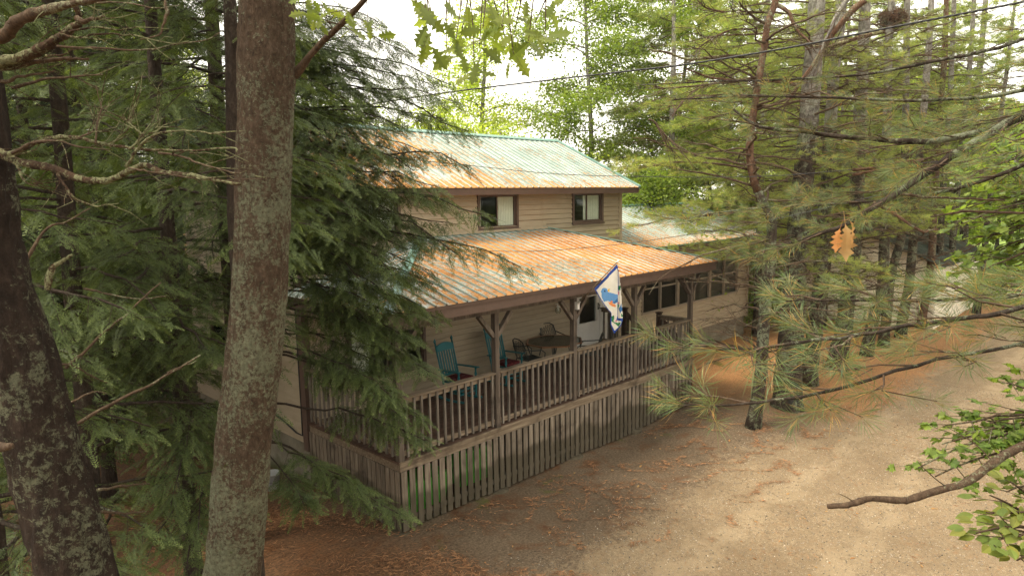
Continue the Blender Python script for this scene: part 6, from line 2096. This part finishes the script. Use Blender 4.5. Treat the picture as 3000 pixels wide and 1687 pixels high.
for s_ in (-1, 1):
    vv = np.array([0, -s_ * 3.25, 1.5]); Lv = np.linalg.norm(vv); vv /= Lv
    roof_sheet('roof', CABR, (-.35, -.4 + s_ * 3.25, 2.55), (1, 0, 0), vv, 8.7, lambda u: 0, lambda u: Lv, cab)
m_ = MB(); m_.tube([(-.05, -.2, .05), (-.05, -.2, 1.3)], .03, 8); m_.build('vent_pipe', 'white', cab)
m_ = MB(); m_.box(-.04, -.001, -3.32, -3.2, 0, 2.6); m_.build('corner_board', 'siding_pale', cab)

# ------------------------------------------------------------------ overhead cables
for lb, cps, r0 in [('thick twisted power cable climbing to the upper right above the roofs', [(655, 362, 14.6), (960, 325, 13.6), (1293, 274, 12.5), (1570, 240, 11.6), (1858, 207, 10.6), (2000, 191, 10.1), (2232, 154, 9.4), (2377, 128, 9.0), (2580, 87, 8.4), (2777, 49, 7.9), (3000, 6, 7.4), (3400, -75, 6.6)], .0095),
                    ('thin black wire crossing in front of the main roof', [(900, 435, 9.5), (1150, 462, 9.5), (1373, 485, 9.5), (1606, 508, 9.3), (1838, 517, 9.0), (2200, 518, 8.5), (2500, 497, 8), (2858, 462, 7.6), (3200, 420, 7)], .0045),
                    ('thin black wire sagging in front of the porch roof', [(1000, 715, 10.2), (1180, 727, 10.2), (1326, 732, 10.2), (1559, 736, 10.0), (1792, 718, 9.6), (2000, 690, 9.2), (2200, 657, 8.8), (2600, 565, 8.0), (2858, 480, 7.6), (3200, 380, 7)], .0045)]:
    c = poly_smooth(np.array([P(*q) for q in cps]), 120)
    t = thing('overhead_cable', lb, 'cable', tuple(c[0]))
    if r0 > .009:
        T_ = unit(np.gradient(c, axis=0)); S_ = unit(np.cross(T_, [0, 0, 1.0])); U_ = np.cross(S_, T_)
        c = poly_smooth(c, 500); T_ = unit(np.gradient(c, axis=0)); S_ = unit(np.cross(T_, [0, 0, 1.0])); U_ = np.cross(S_, T_)
        for k in range(3):
            a_ = np.arange(500)[:, None] * .35 + k * 2.1
            m_ = MB(); m_.tube(c + (S_ * np.cos(a_) + U_ * np.sin(a_)) * r0 * .75 - c[0], r0 * .8, 5); m_.build('strand', 'rubber', t, smooth=True)
    else:
        m_ = MB(); m_.tube(c - c[0], r0, 6); m_.build('strand', 'rubber', t, smooth=True)

# ------------------------------------------------------------------ needle litter, gravel, fallen leaves
r9 = np.random.default_rng(19)


def litter(name, label, n, xr, yr, fn, L, w, mat, zoff=.012, clump=None):
    x_ = r9.uniform(*xr, n); y_ = r9.uniform(*yr, n)
    if clump is not None:
        keep = clump(x_, y_)
        x_, y_ = x_[keep], y_[keep]
    a_ = r9.uniform(0, math.pi, len(x_))
    l_ = L * r9.uniform(.6, 1.2, len(x_))
    z_ = fn(x_, y_) + zoff
    d_ = np.stack([np.cos(a_), np.sin(a_)], 1)
    s_ = np.stack([-d_[:, 1], d_[:, 0]], 1) * w
    q = np.empty((len(x_), 4, 3))
    for j, (u, v) in enumerate(((-.5, 0), (0, 1), (.5, 0), (0, -1))):
        q[:, j, 0] = x_ + d_[:, 0] * l_ * u + s_[:, 0] * v
        q[:, j, 1] = y_ + d_[:, 1] * l_ * u + s_[:, 1] * v
        q[:, j, 2] = z_ + r9.uniform(0, .012, len(x_)) + (fn(q[:, j, 0], q[:, j, 1]) - fn(x_, y_))
    V_ = q.reshape(-1, 3)
    F_ = np.arange(len(V_)).reshape(-1, 4)
    return tag(np_mesh(name, V_, F_, mat, tint=np.repeat(r9.random(len(x_)), 4)), label, 'litter', kind='stuff')


def fbm(x_, y_, s):
    return np.sin(x_ * s + 1.7 * np.sin(y_ * s * .8)) * np.cos(y_ * s * 1.15 + 1.3 * np.sin(x_ * s * .6)) + .5 * np.sin(x_ * s * 2.3 + y_ * s * 1.7)


litter('needle_litter', 'orange fallen pine needles on the bare ground beside the porch', 60000, (-5, 22), (-3.6, 3), gz, .11, .0035, 'litter', .014,
       lambda x_, y_: ((x_ < -.2) | (y_ < -.2)) & (fbm(x_, y_, 2.1) + r9.normal(0, .35, len(x_)) > (.65 + np.clip(-(y_ + 2.2), 0, 3) * 1.1)))
litter('needle_litter', 'heaped orange-brown needle drifts washed together beside the porch', 60000, (-2.5, 15), (-3.9, -.25), gz, .12, .004, 'litter', .03,
       lambda x_, y_: np.abs(fbm(x_ * .9, y_ * 1.6 + .25 * np.sin(x_ * 5), 1.5) + r9.normal(0, .05, len(x_)) - .15) < .11 * (fbm(x_, y_, .9) > -.2))
litter('needle_litter', 'reddish needle carpet under the hemlocks by the house corner', 30000, (-5, .2), (-2.5, 4), gz, .12, .004, 'litter', .02,
       lambda x_, y_: fbm(x_, y_, 1.7) + r9.normal(0, .5, len(x_)) > .1)
litter('needle_litter', 'thin orange needle streaks on the sandy lane', 9000, (-1, 20), (-8.5, -2.4), gz, .12, .003, 'litter', .022,
       lambda x_, y_: np.abs(fbm(x_, y_, 1.1)) + r9.normal(0, .15, len(x_)) < .16)


def roof_fn(x_, y_):
    return PZ + (TZ - PZ) * (y_ - PY) / (WY - PY) + .012


litter('roof_needle_litter', 'thick mats of orange needles lying on the porch roof', 26000, (PX0, PX1), (PY + .02, WY - .25), roof_fn, .12, .004, 'litter_roof', .004,
       lambda x_, y_: (x_ > PX0 + (y_ - PY)) & (x_ < PX1 - (y_ - PY) * .9) & (fbm(x_, y_, 1.5) + r9.normal(0, .6, len(x_)) > .1 - (x_ - 3) * .08))
litter('roof_needle_litter', 'scattered orange needle clumps on the main roof', 9000, (X0, X1), (EY + .03, RY - .2), lambda x_, y_: EZ + (RZ - EZ) * (y_ - EY) / (RY - EY) + .012, .12, .004, 'litter_roof', .004,
       lambda x_, y_: fbm(x_, y_, 1.9) + r9.normal(0, .4, len(x_)) > .75 - .5 * np.exp(-(y_ - EY) / .4))
# gravel: small angular stones
n = 30000
x_ = r9.uniform(-1.5, 16, n); y_ = r9.uniform(-8.2, -1.6, n)
kp = (y_ < -2.3 + r9.normal(0, .5, n) - (x_ > 9) * .8)
x_, y_ = x_[kp], y_[kp]
oc = np.array([(1, 0, 0), (0, 1, 0), (-1, 0, 0), (0, -1, 0), (0, 0, .8), (0, 0, -.8)], float)
of = np.array([(0, 1, 4), (1, 2, 4), (2, 3, 4), (3, 0, 4), (1, 0, 5), (2, 1, 5), (3, 2, 5), (0, 3, 5)])
sz = .005 + .009 * r9.beta(1.2, 5, len(x_)) * 2
pl = place((oc, of, np.zeros(6)), np.stack([x_, y_, gz(x_, y_) + .014], 1), frames(r9.normal(size=(len(x_), 3))), sz)
tag(np_mesh('gravel', pl[0], pl[1], 'pebble', tint=np.repeat(r9.random(len(x_)), 6)), 'small loose stones on the sandy lane', 'gravel', kind='stuff')
# fallen leaves on lane and roof
n = 150
x_ = r9.uniform(-1, 14, n); y_ = r9.uniform(-8, -.4, n)
dd = r9.normal(size=(n, 3)); dd[:, 2] *= .1
pl = place(LEAF['oak'], np.stack([x_, y_, gz(x_, y_) + .022], 1), frames(dd, np.tile([0, 0, 1.0], (n, 1)) + r9.normal(0, .25, (n, 3))), .08 * r9.uniform(.6, 1.2, n))
tag(np_mesh('fallen_leaves', pl[0], pl[1], 'dead_leaf', tint=np.repeat(r9.random(n), len(LEAF['oak'][0]))), 'scattered dry leaves on the lane', 'leaves', kind='stuff')

# ------------------------------------------------------------------ woods on the camera's own side of the lane, added unseen to shut out the low sky
rA = np.random.default_rng(77)
n = 9000
ang_ = rA.uniform(R(135), R(375), n)
rad_ = rA.uniform(17, 30, n)
x_ = 3 + rad_ * np.cos(ang_) * 1.25; y_ = -2 + rad_ * np.sin(ang_) * .85
z_ = rA.uniform(0, 1, n) ** .8 * 15
v_ = (M.T @ (np.stack([x_, y_, z_], 1) - CAM).T).T
ok = ~((v_[:, 2] < 0) & (np.abs(v_[:, 0] / v_[:, 2]) < .84))
og = np.stack([x_, y_, z_], 1)[ok]
pl = place(FARLEAF, og, frames(rA.normal(size=(len(og), 3)), rA.normal(0, .7, (len(og), 3)) + np.array([0, 0, 1.0])), rA.uniform(.4, .9, len(og)))
tag(np_mesh('woods', pl[0], pl[1], 'hem_far', tint=np.repeat(rA.random(len(og)), 4)), 'unseen ring of woods foliage added to block low skylight', 'woods', kind='stuff')

# ------------------------------------------------------------------ thin bright haze in the woods
m = bpy.data.materials.new('haze'); m.use_nodes = True
nt = m.node_tree; nt.nodes.clear()
out = N(nt, 'ShaderNodeOutputMaterial'); pv = N(nt, 'ShaderNodeVolumePrincipled')
pv.inputs['Color'].default_value = (0.95, 0.95, 0.88, 1); pv.inputs['Density'].default_value = HAZE; pv.inputs['Anisotropy'].default_value = 0.3
nt.links.new(pv.outputs[0], out.inputs['Volume'])
MAT['haze'] = m
m_ = MB(); m_.box(-45, 85, -60, 75, -3, 24)
if HAZE > 0: tag(m_.build('haze', 'haze'), 'thin pale haze among the trees', 'haze', kind='stuff')
